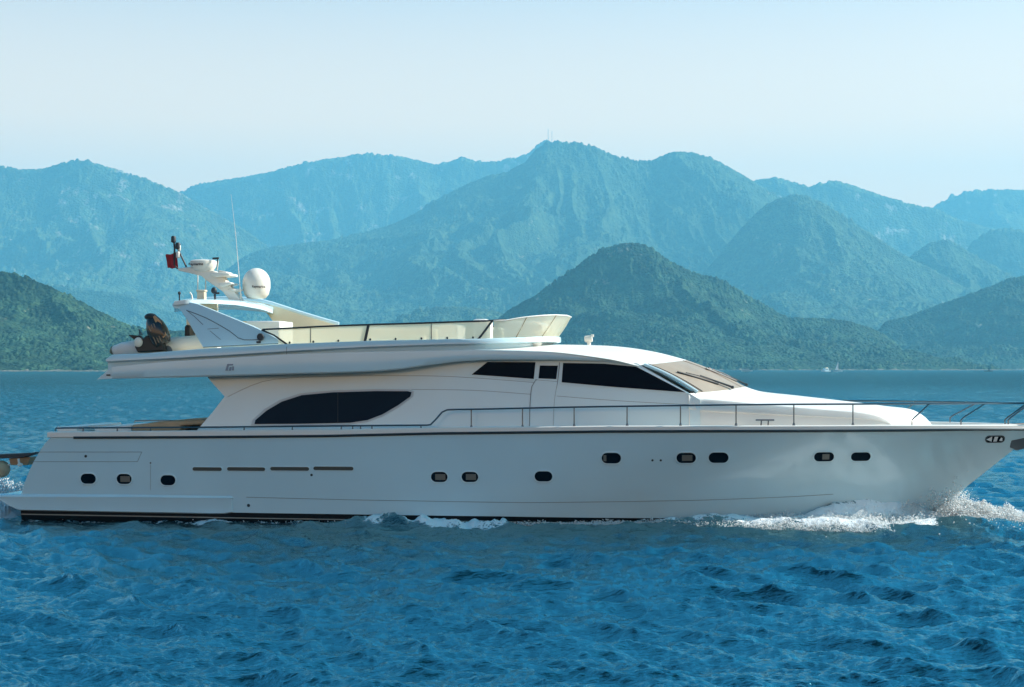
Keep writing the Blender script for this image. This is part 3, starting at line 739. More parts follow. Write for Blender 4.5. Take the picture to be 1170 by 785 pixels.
# front-to-back inner body closes the house behind the windows
# salon window
sal = [(291, 484.5), (292, 480), (305, 469), (322, 459), (345, 451.5), (380, 448.3), (430, 446.8), (466, 447), (470.5, 448), (469, 453), (455, 463), (437, 473.5), (420, 480), (400, 483), (340, 484.2)]
salf = [(287, 486), (289, 479.5), (303, 467), (320, 457), (344, 449.3), (380, 446), (430, 444.5), (468, 444.8), (473, 447), (472, 453), (457, 464.5), (438, 475.5), (420, 482), (400, 485), (340, 486)]
def win(name, outf, outg, offf=.016, offg=.024, gm=None, div=None):
    for sg in (1, -1):
        mb = MB(); mb.plate([(p if sg > 0 else M2(p)) for p in [wp(a, b, -.01) for a, b in outf]], (0, -sg*(offf+.01), 0))
        f = mb.build(name, [mat('window_rim', (.48, .52, .53), .35) if name == 'salon_window' else gel], yacht, bevel=.004)
        g = MB(); g.plate([(p if sg > 0 else M2(p)) for p in [wp(a, b, 0) for a, b in outg]], (0, -sg*offg, 0)); g.build('pane', [gm or glassd], f)
        for d in (div or []):
            t = MB(); t.tube([(p if sg > 0 else M2(p)) for p in [wp(a, b, offg+.002) for a, b in d]], .006, 5); t.build('pane_joint', [rubber], f)
win('salon_window', salf, sal, gm=glassn, div=[[(386, 448.5), (386, 483)]])
win('cockpit_window', [(534, 429.2), (554.5, 412), (613.6, 412.3), (611.6, 435), (570, 431.6)], [(539, 428), (557, 413.6), (612, 413.8), (610, 433), (570, 430)])
win('wheelhouse_window', [(641.5, 413.2), (728, 417), (729, 418.8), (787.5, 449.8), (785, 450.3), (720, 444.5), (640, 438.6)], [(643.5, 414.6), (690, 415.5), (727, 419), (783, 448.2), (740, 445), (700, 442), (641.8, 436.8)])
# pilot door with its own window, frame grooves and jamb
for sg in (1, -1):
    mb = MB(); q = [wp(a, b, -.01) for a, b in [(616, 415), (638.5, 415), (636.8, 435), (633, 490), (606, 490), (607.5, 445), (613.8, 434)]]
    mb.plate([(p if sg > 0 else M2(p)) for p in q], (0, -sg*.018, 0)); d = mb.build('side_door', [gel], yacht, bevel=.004)
    g = MB(); q = [wp(a, b, .0) for a, b in [(617, 417.6), (637.5, 417.8), (635.6, 433.2), (615.3, 432.3)]]
    g.plate([(p if sg > 0 else M2(p)) for p in q], (0, -sg*.016, 0)); g.build('door_window', [glassd], d)
    t = MB()
    for ln in ([(612.5, 433.5), (607.5, 442), (605.5, 465), (605, 489)], [(639.5, 414), (637, 437), (634.5, 450), (633, 465), (632, 489)], [(612.5, 434), (636.5, 436)]):
        t.tube([(p if sg > 0 else M2(p)) for p in [wp(a, b, .002) for a, b in dens(ln, 6)]], .009, 5)
    t.build('door_seal', [groove_and_shade], d)
# thin styling lines on the wall, their fine shadow laid on as grey strips
for sg in (1, -1):
    t = MB()
    for ln in ([(260, 453.5), (275, 446), (300, 436), (330, 432), (380, 430), (450, 429.3), (520, 430.5), (610, 437)], [(470, 445), (540, 446), (606, 450.5)], [(636, 452.5), (700, 457.5), (760, 461), (800, 463)]):
        t.tube([(p if sg > 0 else M2(p)) for p in [wp(a, b, -.002) for a, b in dens(ln, 12)]], .0055, 5)
    t.build('styling_line_shade', [groove_and_shade], yacht)
# bulkhead and inner core so that the house is closed
cb = MB()
ua = wp(262, 453).x; ue = wp(728, 430).x
cb.box(((ua+ue)/2, 0, 3.0), (ue-ua, 4.3, 1.2)); cb.build('salon_bulkhead', [gel2], yacht)
ad = MB(); ad.box((ua-.005, 0, 3.0), (.04, 2.2, 1.1)); ad.build('aft_glass_door', [glassn], yacht)

# --- roof, windscreen, coachroof lofts --------------------------------
def row(E, w_, C, n=14, pu=2.0, pz=2.4):
    e = L(E[0], E[1], -w_); c = L(C[0], C[1], 0); out = []
    for k in range(2*n+1):
        th = -1+k/n; a = abs(th)
        out.append(Vector((c.x+(e.x-c.x)*a**pu, w_*th, c.z+(e.z-c.z)*a**pz)))
    return out
def hermite_rows(keys, m=5, **kw):
    K = [np.array([e[0], e[1], w_, c[0], c[1]], float) for e, w_, c in keys]
    D = dens(K, 1e9) if False else None
    out = []
    for i in range(len(K)-1):
        p0, p1_, p2_, p3 = K[max(i-1, 0)], K[i], K[i+1], K[min(i+2, len(K)-1)]
        for k in range(m):
            t = k/m; q = .5*((2*p1_)+(-p0+p2_)*t+(2*p0-5*p1_+4*p2_-p3)*t*t+(-p0+3*p1_-3*p2_+p3)*t**3); out.append(q)
    out.append(K[-1])
    return [row((q[0], q[1]), q[2], (q[3], q[4]), **kw) for q in out]
ROOFK = [((520, 400.5), 2.55, (520, 396)), ((560, 400), 2.52, (560, 394.5)), ((600, 401), 2.50, (612, 394)), ((640, 403), 2.46, (655, 394)), ((690, 409.5), 2.40, (705, 395.8)), ((712, 413.8), 2.34, (748, 402)), ((728, 418), 2.27, (785, 411.5))]
rr = hermite_rows(ROOFK, 5, pz=1.8)
rb = MB(); rb.grid(rr)
Trow = rr[-1]
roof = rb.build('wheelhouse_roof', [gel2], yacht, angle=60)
# windscreen between roof edge and cowl
Brow = row((787, 449.5), 2.25, (851, 441.5), pz=1.6, pu=2.2)
ws = MB(); wr_ = []
for k in range(9):
    t = k/8; wr_.append([a.lerp(b, t)+Vector((0, 0, .05*math.sin(math.pi*t))) for a, b in zip(Trow, Brow)])
n_ = len(Trow)
ws.grid([[p for p in r[1:-1]] for r in wr_]); ws.build('windscreen', [screen_cover], yacht, angle=60)
for idx in ([1], [n_-2]):
    for i_ in idx:
        t = MB(); sgn = -1 if i_ < n_/2 else 1
        t.tube([r[i_]+Vector((0, 0, .015)) for r in wr_], .042, 8); t.build('windscreen_pillar', [gel], yacht)
        t = MB(); t.tube([r[i_ + (-1 if sgn < 0 else 1)].lerp(r[i_], .5)+Vector((0, sgn*.01, .005)) for r in wr_], .010, 6); t.build('pillar_seal', [rubber], yacht)
        t = MB(); t.tube([r[i_ + (1 if sgn < 0 else -1)].lerp(r[i_], .35)+Vector((0, 0, .022)) for r in wr_], .010, 6); t.build('screen_edge', [rubber], yacht)
for fr_ in (.36, .64):
    i_ = int(fr_*(n_-1)); t = MB(); t.tube([r[i_]+Vector((0, 0, .006)) for r in wr_], .008, 5); t.build('screen_seam', [mat('brown_seam', (.30, .23, .19), .5)], yacht)
# side triangles under the pillar down to the wall top handled by the wall; cowl + coachroof
CK = [((787, 449.5), 2.25, (851, 441.5)), ((797, 455), 2.22, (866, 446.5)), ((830, 458.2), 2.14, (885, 449.3)), ((860, 461), 2.05, (902, 451)), ((910, 465.5), 1.88, (945, 455.8)), ((960, 469.5), 1.68, (990, 461)), ((985, 471.6), 1.56, (1012, 464)), ((1003, 475.2), 1.46, (1040, 467.5)), ((1014, 480), 1.38, (1056, 476)), ((1022, 487.3), 1.32, (1066, 487.5))]
cr_ = hermite_rows(CK, 5, pz=2.0)
cr_[0] = Brow
full = []
for r in cr_:
    e0, e1 = r[0], r[-1]
    def skirt(e, sg):
        zd = float(z_cap(e.x))-.06; dz = max(e.z-zd, 0)
        return [Vector((e.x, e.y+sg*(.10*min(dz, 1)), zd)), Vector((e.x, e.y+sg*.075*min(dz, 1), zd+dz*.30)), Vector((e.x, e.y+sg*.05*min(dz, 1), zd+dz*.55)), Vector((e.x, e.y+sg*.09*min(dz, 1), zd+dz*.60)), Vector((e.x, e.y+sg*.045*min(dz, 1), zd+dz*.93))]
    full.append(skirt(e0, -1)+list(r)+skirt(e1, 1)[::-1])
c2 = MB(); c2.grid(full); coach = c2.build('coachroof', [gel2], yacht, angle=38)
# sun pad on the coachroof
# wipers: three, each an arm with a blade
def on_screen(th, t):    # th -1..1 across, t 0 top..1 base
    k = (th+1)/2*(n_-1); i = min(int(k), n_-2); a = k-i
    p = Trow[i].lerp(Trow[i+1], a); q = Brow[i].lerp(Brow[i+1], a)
    return p.lerp(q, t)+Vector((0, 0, .05*math.sin(math.pi*t)+.03))
for th0, th1 in ((-.55, -.80), (-.02, -.30), (.42, .18)):
    base = on_screen(th0, 1.0); a1_ = on_screen((th0+th1)/2, .62); tip = on_screen(th1, .40)
    t = MB(); t.tube([base+Vector((.05, 0, .0)), base+Vector((0, 0, .04)), a1_+Vector((0, 0, .03))], [.034, .028, .018], 6)
    t.lathe([(0.03, -.03), (.035, .03), (.02, .045)], base+Vector((.05, 0, .01)), 8)
    wa = t.build('wiper', [rubber], yacht)
    t = MB(); d = (a1_-tip); bl0 = tip; bl1 = on_screen((th0*.75+th1*.25), .86)
    t.tube([bl0, bl1], .024, 6); t.tube([bl0.lerp(bl1, .2)+Vector((0, 0, .04)), bl0.lerp(bl1, .5)+Vector((0, 0, .055)), bl0.lerp(bl1, .8)+Vector((0, 0, .04))], .012, 6)
    t.build('wiper_blade', [rubber], wa)

# --- flybridge deck: fascia, recess, coaming --------------------------
def wf(u): return float(np.interp(u, [-12, -4.5, -2.5, -.8, 1.2, 3.2], [2.92, 2.92, 2.80, 2.62, 2.47, 2.27]))
def vf_(off): return lambda u, z: -(wf(u)+off)
FB = [(110, 433), (160, 432), (236, 430.3), (330, 427.6), (390, 426), (430, 424.4), (455, 422.3), (478, 419), (500, 415.8), (525, 412.8), (560, 411), (600, 411), (640, 411), (690, 412.8), (728, 418.6)]
FT = [(110, 432), (118, 424), (128, 419.3), (190, 413.2), (260, 409), (330, 404.6), (420, 402), (500, 400.7), (545, 399.7), (600, 401), (640, 403), (690, 409.5), (728, 418)]
RB = [(122, 413.3), (190, 410), (260, 406), (330, 401.5), (420, 396.8), (500, 394), (548, 393), (600, 393), (640, 393)]
RT = [(121, 410), (128, 405), (165, 403.8), (230, 398.5), (330, 393), (420, 389.5), (500, 388), (548, 387), (600, 385.6), (641, 384)]
zFB = zcurve(FB, lambda u, z: vf_(-.03)(u, z)); zFT = zcurve(FT, vf_(0)); zRB = zcurve(RB, vf_(.0)); zRT = zcurve(RT, vf_(-.02))
uA = Lf(110, 433, vf_(0)).x; uT = Lf(128, 419, vf_(0)).x; uF = Lf(728, 418, vf_(0)).x
fb = MB()
for sg in (1, -1):
    rws = []
    for u in np.linspace(uT, uF, 90):
        w_ = wf(u); zb, zt = float(zFB(u)), float(zFT(u))
        inn = wall_v(-.05)(u, zb)
        rws.append([Vector((u, sg*v, z)) for v, z in [(inn, zb+.035), (-(w_-.22), zb+.01), (-(w_-.06), zb-.005), (-(w_-.025), zb), (-w_, zb+.03), (-(w_+.012), (zb+zt)/2), (-w_, zt), (-(w_-.04), zt+.008), (-(w_-.12) if u < 0 else -(w_-.12), zt+.012)]])
    fb.grid(rws, flip=(sg < 0))
    # raked aft end of the fascia
    z0 = float(zFB(uT)); e = [Vector((uA, -sg*(wf(uA)-.05), z0-.02)), Vector((uT, -sg*wf(uT), float(zFT(uT)))), Vector((uT, -sg*wf(uT), z0))]
    fb.add([e[0], e[1], e[2]], [(0, 1, 2)])
# soffit and aft face
zb = float(zFB(uT)); us2 = np.linspace(uT, uF-.4, 12)
fb.grid([[Vector((u, v, float(zFB(u))+.035)) for v in (-wf(u)+.22, 0, wf(u)-.22)] for u in us2])
fb.add([Vector((uA, -2.87, zb-.02)), Vector((uA, 2.87, zb-.02)), Vector((uT, 2.92, float(zFT(uT)))), Vector((uT, -2.92, float(zFT(uT))))], [(0, 1, 2, 3)])
fb.add([Vector((uA, -2.87, zb-.02)), Vector((uA, 2.87, zb-.02)), Vector((uT, 2.9, zb+.03)), Vector((uT, -2.9, zb+.03))], [(3, 2, 1, 0)])
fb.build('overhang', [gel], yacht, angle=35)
lt = MB(); q = Lf(124, 428.5, vf_(.0)); lt.box((q.x, q.y-.01, q.z), (.10, .03, .035)); lt.build('side_light', [rubber], yacht, bevel=.005)
# coaming: plan runs aft to a rounded nose
uN = L(641, 386, 0).x; uK = Lf(500, 390, vf_(0)).x; uCA = Lf(121, 411, vf_(0)).x
def cw(u):
    if u <= uK: return wf(u)
    t = min((u-uK)/(uN-uK), 1); return wf(uK)*(1-t**2.6)**.62
def zN(u, f):   # keep heights sensible where the plan closes to the nose
    return float(f(u))
seq = list(np.linspace(uCA, uK, 50))+[uK+(uN-uK)*(1-(1-k/26)**2.2) for k in range(1, 27)]
# heights measured with the coaming's own plan
vc = lambda off: (lambda u, z: -(cw(u)+off))
yRT = [(121, 410), (128, 405), (165, 403.8), (230, 398.5), (330, 393), (420, 389.5), (500, 387.8), (548, 387), (600, 385.5), (625, 384)]
yRB = [(122, 413.3), (190, 410), (260, 406), (330, 401.5), (420, 396.8), (500, 394), (548, 393), (600, 391.8), (625, 391)]
def zc2(pts):
    Q = []
    for a, b in pts:
        v = -2.5
        for _ in range(30): p = L(a, b, v); v = .5*v+.5*(-cw(p.x))
        Q.append((p.x, p.z))
    Q.append((uN, Q[-1][1]+.0)); Q.sort(); return lambda u: float(np.interp(u, [q[0] for q in Q], [q[1] for q in Q]))
zT2, zB2 = zc2(yRT), zc2(yRB)
flo = zN
def cring(sg):
    out = []
    for u in seq:
        w_ = cw(u); zt, zb = zT2(u), zB2(u); zf = float(zFT(min(u, uF))) if u < uK else zb-.06-.05*(u-uK)/(uN-uK)
        k = w_/max(wf(u), .1); ux = u
        bot = zf-.02 if u < uK+.5 else zf-.05
        pr = [(-.20, bot), (-.20, zb-.05), (-.03, zb), (.0, zb+.012), (.0, zt-.03), (-.02, zt), (-.10, zt), (-.13, zt-.03), (-.16, zt-.45)]
        nose = max(0, (u-uK)/(uN-uK))
        row_ = []
        for d, z in pr:
            ww = max(w_+d*(1 if w_ > .35 else w_/.35), 0); uu = u+(d*1.4 if False else d*nose**2*1.6)
            row_.append(Vector((uu, -sg*ww, z)))
        out.append(row_)
    return out
co_ = MB(); co_.grid(cring(1)); co_.grid(cring(-1), flip=True)
aft = cring(1)[0]; co_.grid([[p for p in aft], [M2(p) for p in aft]])
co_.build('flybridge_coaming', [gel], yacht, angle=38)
# flybridge floor
fl = MB(); fl.grid([[Vector((u, -max(cw(u)-.14, 0), zT2(u)-.32 if u > uCA+1.2 else zT2(u)-.06)), Vector((u, max(cw(u)-.14, 0), zT2(u)-.32 if u > uCA+1.2 else zT2(u)-.06))] for u in seq])
fl.build('flybridge_floor', [cream], yacht)
# deck joint and emblem on the fascia
for sg in (1, -1):
    t = MB(); t.tube([(p if sg > 0 else M2(p)) for p in [Lf(327.5, y, vf_(.0)) for y in (396, 400, 405)]], .006, 5); t.build('fascia_joint', [groove_and_shade], yacht)
    def fpt(x, y): p = Lf(x, y, vf_(.008)); return p
    for strokes in [[(257.5, 423.5), (260.3, 423.5), (262.0, 415.8), (259.8, 415.8)], [(261.5, 423.5), (264, 423.5), (265, 419.3), (262.6, 419.3)], [(260.5, 417.8), (266.5, 417.6), (266.5, 415.8), (261, 416)], [(265.2, 423.2), (267.4, 423.2), (267.4, 418.6), (265.6, 418.6)]]:
        e = MB(); e.plate([(p if sg > 0 else M2(p)) for p in [fpt(a, b) for a, b in strokes]], (0, -sg*.012, 0)); e.build('emblem', [logo_m], yacht)

# --- flybridge screens and rails ---------------------------------------
def cp(x, y, off=-.06):
    v = -2.4
    for _ in range(30): p = L(x, y, v); v = .5*v+.5*(-(cw(p.x)+off))
    return L(x, y, v)
TOPR = [(300, 376.5), (340, 374.5), (372, 372.8), (420, 371), (480, 369.2), (520, 367.8), (556, 366.6), (578, 365.2)]
TOPL = [cp(a, b) for a, b in dens(TOPR, 12)]
for sg in (1, -1):
    F = (lambda p: p) if sg > 0 else M2
    t = MB(); t.tube([F(p) for p in TOPL], .022, 8); rail = t.build('flybridge_rail', [rubber], yacht)
    t = MB(); A = [cp(a, b) for a, b in [(421, 371), (417, 390)]]; t.tube([F(p) for p in A], .035, 8); t.build('rail_post', [rubber], rail)
    t = MB(); A = [cp(a, b) for a, b in [(563, 366), (546, 388.5)]]; t.tube([F(p) for p in A], .028, 8); t.build('rail_post', [rubber], rail)
    t = MB(); A = [cp(a, b) for a, b in [(299, 377), (313, 383), (328, 393.5)]]; t.tube([F(p) for p in A], .022, 8); t.build('rail_post', [rubber], rail)
    for a, b, c, d in [(355, 373.8, 355, 391.5), (493, 369, 493, 388)]:
        t = MB(); t.tube([F(cp(a, b)), F(cp(c, d))], .010, 6); t.build('rail_post', [steel], rail)
    for x in (331, 358, 386.5, 423, 452, 481.5, 511, 540.5):
        bt = MB(); bt.ell(F(cp(x, np.interp(x, [r[0] for r in yRT], [r[1] for r in yRT])-1.5)), (.025, .02, .03), 5)
        bt.build('rail_bolt', [rubber], rail)
    # clear side panels
    xs = np.linspace(318, 560, 24); g = MB()
    g.grid([[F(cp(x, ip(TOPR, x)+.8)) for x in xs], [F(cp(x, ip(yRT, x)-.2)) for x in xs]]); g.build('side_screen', [plex], yacht)
# windscreen around the nose, flaring outwards at the top
def nose_curve(kk, out, dz, uo, u0):
    P_ = []
    for k in range(kk+1):
        u = u0+(uN-.12-u0)*(1-(1-k/kk)**2.2); w_ = max(cw(u)-.07, 0) if u < uN-.13 else 0
        nose = max(0, (u-u0)/(uN-u0))
        P_.append((u, w_, nose))
    return P_
u0n = cp(563, 386).x
basep, topp = [], []
NC = nose_curve(30, 0, 0, 0, u0n)
ztopf = zc2([(563, 366.3), (577, 365.8), (590, 363), (600, 361.5), (612, 360.3), (622, 359.8)])
for u, w_, ns in NC:
    basep.append(Vector((u, -w_, zT2(u)-.01)))
    topp.append(Vector((u+.40*ns**1.5-.0, -(w_*1.0+.05*(1-ns)), ztopf(u)+.0)))
topp[0] = cp(564, 366.3)
fs = MB()
bs2 = basep+[M2(p) for p in basep[::-1][1:]]; ts2 = topp+[M2(p) for p in topp[::-1][1:]]
fs.grid([bs2, [a.lerp(b, .5)+Vector((.02, 0, 0)) for a, b in zip(bs2, ts2)], ts2]); fsc = fs.build('flybridge_windscreen', [plex], yacht, angle=60)
t = MB(); t.tube(ts2, .016, 6); t.build('screen_trim', [gel2], fsc)
for i_ in (6, 16, len(bs2)-17, len(bs2)-7):
    t = MB(); t.tube([bs2[i_], ts2[min(i_+2, len(ts2)-1)] if i_ < 30 else ts2[i_-2]], .012, 6); t.build('screen_stay', [mat('bronze_stay', (.25, .17, .08), .4)], fsc)
# inside: helm console, seats, sofas
def ibox(name, x0, y0, x1, y1, v, dv, m, bevel=.06):
    a = L(x0, y0, v); b = L(x1, y1, v); mb = MB()
    mb.box(((a.x+b.x)/2, v+dv/2, (a.z+b.z)/2), (abs(b.x-a.x), dv, abs(a.z-b.z))); return mb.build(name, [m], yacht, bevel=bevel)
ibox('helm_console', 575, 367, 618, 396, -1.3, 2.6, gel2, .10)
ibox('helm_seat', 500, 370.5, 524, 392, -1.6, 1.2, gel2, .06)
ibox('helm_seat', 540, 364.5, 557, 392, -.3, 1.1, gel2, .06)
ibox('sofa', 340, 376, 500, 398, 1.3, 1.2, cream, .08)
ibox('sofa', 520, 374, 575, 398, 1.4, 1.0, cream, .08)
ibox('sun_pad', 430, 383, 486, 396, -1.9, 1.4, cream, .06)
ibox('wet_bar', 281, 366.8, 320, 392, -1.5, 1.3, gel2, .03)

# --- radar arch ----------------------------------------------------------
def av(off=0.0): return lambda u, z: -(2.72-.22*(z-4.3)+off)
def ap(x, y, off=0.0): return Lf(x, y, av(off))
arch = MB()
near = [(201, 344.6), (197, 346.5), (196.8, 350), (199.5, 352), (205, 352.8), (214, 366), (223, 382), (232, 397.5), (328, 393), (322, 389.5), (305, 380), (290, 373), (262, 361.5), (243, 353.8), (226, 347), (213, 344.3)]
near3 = [ap(a, b) for a, b in near]
arch.plate(near3, (0, .12, 0)); ra = arch.build('arch_wing', [gel], yacht, bevel=.015)
for ln, r_ in [([(213, 354.5), (235, 363), (262, 378), (272, 386), (279, 388.3), (297, 388)], .011), ([(214, 355), (222, 361.5), (232, 371)], .008), ([(237, 376), (250, 375)], .006), ([(240, 378), (252, 388)], .006), ([(232, 396.8), (270, 394.8), (320, 392.5)], .009)]:
    t = MB(); t.tube([ap(a, b, .001) for a, b in dens(ln, 6)], r_, 5); t.build('wing_groove', [groove_and_shade], ra)
t = MB(); q = ap(298, 385, .03); t.lathe([(.085, 0), (.095, .03), (.08, .07), (.02, .08)], q, 14, axis=Vector((0, -1, 0))); t.box(q+Vector((-.05, -.02, -.13)), (.10, .05, .05)); t.build('loudspeaker', [rubber], ra)
# far wing, taller and reaching further forward, with a window opening
fw = MB(); vv = 2.25
topl = dens([(213, 345), (240, 342.6), (270, 342), (300, 345.3), (320, 351), (340, 357.6), (365, 365.2), (387, 371.4)], 8)
for seg_hi, seg_lo in (((213, 248), None), ((248, 312), 'win'), ((312, 387), None)):
    xs = np.linspace(seg_hi[0], seg_hi[1], 12)
    for i in range(len(xs)-1):
        a, b = xs[i], xs[i+1]
        ya, yb = ip(topl, a), ip(topl, b)
        if seg_lo == 'win':
            wt = lambda x: np.interp(x, [248, 262, 290, 300, 306, 312], [352, 350.2, 350.6, 353, 359, 367])
            quads = [(a, ya, b, yb, b, wt(b), a, wt(a)), (a, max(367, wt(a)), b, max(367, wt(b)), b, 396, a, 396)]
        else: quads = [(a, ya, b, yb, b, 396, a, 396)]
        for q in quads: fw.plate([L(q[0], q[1], vv), L(q[2], q[3], vv), L(q[4], q[5], vv), L(q[6], q[7], vv)], (0, .10, 0))
faw = fw.build('arch_wing', [cream], yacht, angle=30)
t = MB(); t.tube([L(a, b, vv+.05)+Vector((0, 0, .02)) for a, b in topl], .065, 8); t.build('wing_edge', [gel], faw)
# hard top between the wings, carrying mast and dome
ht = MB(); rws = []
for x in np.linspace(199, 312, 22):
    yt = np.interp(x, [199, 213, 240, 270, 300, 312], [346.5, 344.5, 343.6, 343.3, 346, 349.5])
    v0 = -np.interp(x, [199, 214, 245, 280, 312], [2.55, 2.5, 1.9, .6, -1.2])
    c = []
    for k in range(9):
        v = v0+(2.25-v0)*k/8; p = L(x, yt+(.0), v); z = L(x, yt, 0).z+.10*math.sin(math.pi*(k/8))-.06
        c.append(Vector((p.x, v, z)))
    rws.append(c+[p-Vector((0, 0, .10)) for p in c[::-1]])
ht.grid(rws, closed=True)
for r in (rws[0], rws[-1]): ht.add(r, [tuple(range(len(r)))])
ht.build('hard_top', [gel], yacht, angle=40)
t = MB(); q = L(205, 345, -2.3); t.tube([q, q+Vector((0, 0, .18))], .018, 6); t.ell(q+Vector((0, 0, .22)), (.04, .04, .05), 6); t.build('stern_light', [rubber], yacht)
# mast
mz = lambda x, y, v=0.3: L(x, y, v)
ms = MB()
ms.plate([mz(275.5, 343, .15), mz(262, 343, .15), mz(254, 333, .15), mz(238, 322, .15), (mz(229, 315, .15)), mz(203, 309, .15), mz(203, 306.5, .15), mz(216, 304.8, .15), mz(230, 309, .15), mz(243, 309, .15), mz(251, 312, .15)], (0, .32, 0))
mast = ms.build('radar_mast', [warm_white], yacht, bevel=.025)
t = MB(); t.plate([mz(239, 312, -.05), mz(252, 311, -.05), mz(262, 312, -.05), mz(262, 315, -.05), mz(245, 316.5, -.05)], (0, .8, 0)); t.plate([mz(249, 323.5, -.05), mz(262, 322, -.05), mz(265, 324, -.05), mz(252, 328, -.05)], (0, .7, 0)); t.build('mast_bracket', [warm_white], mast, bevel=.02)
t = MB(); t.plate([mz(250, 308.5, .0), mz(259, 310.5, .0), mz(259.5, 313, .0), mz(248, 313, .0)], (0, .5, 0)); t.build('mast_bracket', [warm_white], mast, bevel=.015)
for a, b, c, d, v in [(226, 314, 226, 336, .0), (235, 317, 235, 343, .4), (248, 309, 249.5, 298, .1)]:
    t = MB(); t.tube([mz(a, b, v), mz(c, d, v)], .016, 6); t.build('mast_strut', [warm_white], mast)
t = MB(); t.tube([mz(243, 295.4, .1), mz(250, 295, .1)], .03, 6); t.tube([mz(248, 309, .1), mz(248.5, 296, .1)], .014, 6); t.build('deck_light', [rubber], mast)
# navigation light pole with flag gaff
t = MB(); t.tube([mz(203, 307, .3), mz(199, 303, .3), mz(199.5, 284, .3), mz(198.5, 273, .3)], .026, 7); t.tube([mz(213, 305, .3), mz(205, 288, .3), mz(201, 279, .3)], .024, 7)
np_ = t.build('light_pole', [rubber], mast)
for (a, b, r1_, m_) in [(198.3, 273.5, .07, rubber), (203.4, 281, .075, rubber), (205, 283, .04, warm_white), (203.5, 291, .06, warm_white)]:
    t = MB(); t.lathe([(r1_*.6, -.09), (r1_, -.07), (r1_, .05), (r1_*.7, .09)], mz(a, b, .3), 10); t.build('navigation_light', [m_], np_)
# radar scanner
t = MB(); c = mz(232.5, 303.5, .3); t.lathe([(.10, -.20), (.18, -.17), (.27, -.13), (.33, -.04), (.355, .06), (.35, .12), (.30, .145), (.0, .16)], c, 28)
rs = t.build('radar_scanner', [warm_white], mast, angle=45)
t = MB(); t.box(c+Vector((0, 0, -.22)), (.26, .26, .08)); t.build('scanner_foot', [rubber], rs, bevel=.01)
def text(name, s_, loc, size, parent, m, rx=math.pi/2, rz=0.0):
    cu = bpy.data.curves.new(name, 'FONT'); cu.body = s_; cu.size = size; cu.extrude = .003; cu.align_x = 'CENTER'; cu.align_y = 'CENTER'; cu.offset = size*.02
    to = bpy.data.objects.new(name+'_curve', cu); sc.collection.objects.link(to)
    dg = bpy.context.evaluated_depsgraph_get(); dg.update(); me = bpy.data.meshes.new_from_object(to.evaluated_get(dg))
    bpy.data.objects.remove(to); me.materials.clear(); me.materials.append(m); me.name = name
    o = bpy.data.objects.new(name, me); sc.collection.objects.link(o); o.parent = parent; o.location = loc; o.rotation_euler = (rx, 0, rz); return o
text('lettering', 'Raymarine', c+Vector((-.10, -.350, .02)), .095, rs, ink, rx=math.pi/2+.08)
# satellite dome
t = MB(); c = mz(293, 341.5, .6)
H_ = .83; R_ = .375
prof = [(.17, 0), (.25, .02), (.33, .12), (R_, .30), (R_*.995, .42)]+[(R_*math.cos(a), .42+(H_-.42)*math.sin(a)) for a in np.linspace(.15, 1.5, 10)]
t.lathe(prof, c, 32); dm = t.build('satellite_dome', [warm_white], yacht, angle=60)
text('lettering', 'Raymarine', c+Vector((.16, -.345, .31)), .085, dm, ink, rz=.45)
# whip antenna, roof clutter
t = MB(); t.tube([mz(275.5, 343, .2), mz(274.3, 328, .2)], .02, 6); t.tube([mz(274.3, 328, .2), mz(269.5, 270, .2), mz(264, 222, .2)], [.011, .006, .003], 6); t.build('whip_antenna', [warm_white], yacht)
t = MB(); a = mz(230.5, 338, -.5); t.box(a, (.20, .2, .20)); t.box(a+Vector((0, 0, .13)), (.24, .24, .05)); t.build('junction_box', [mat('buff_plastic', (.62, .50, .36), .5)], yacht, bevel=.015)
t = MB(); t.tube([mz(220, 344, -.4), mz(219, 337, -.4), mz(217, 334, -.4)], [.03, .022, .02], 7); t.build('horn', [warm_white], yacht)
t = MB(); t.tube([mz(246, 344, -.6), mz(245.5, 336, -.6)], .03, 7); t.ell(mz(244.5, 332, -.6), (.08, .07, .09), 7); t.box(mz(248.5, 335, -.6), (.10, .05, .05)); t.build('camera_mount', [rubber], yacht)
t = MB(); t.lathe([(.03, -.07), (.12, -.02), (.22, .02), (.20, .06), (.05, .08)], mz(268, 333, .3), 16); t.tube([mz(276, 341, .3), mz(276, 336, .3)], .015, 6); t.build('gps_antenna', [warm_white], yacht)
# searchlight on the wheelhouse roof
t = MB(); c = L(673, 388, .3); t.tube([c+Vector((0, 0, -.16)), c+Vector((0, 0, -.03))], .05, 8); t.lathe([(.05, -.12), (.085, -.10), (.09, .08), (.075, .09)], c+Vector((0, 0, .02)), 12, axis=Vector((1, 0, .1)))
t.box(c+Vector((.09, 0, .10)), (.07, .1, .07)); t.build('searchlight', [warm_white], yacht, bevel=.006)

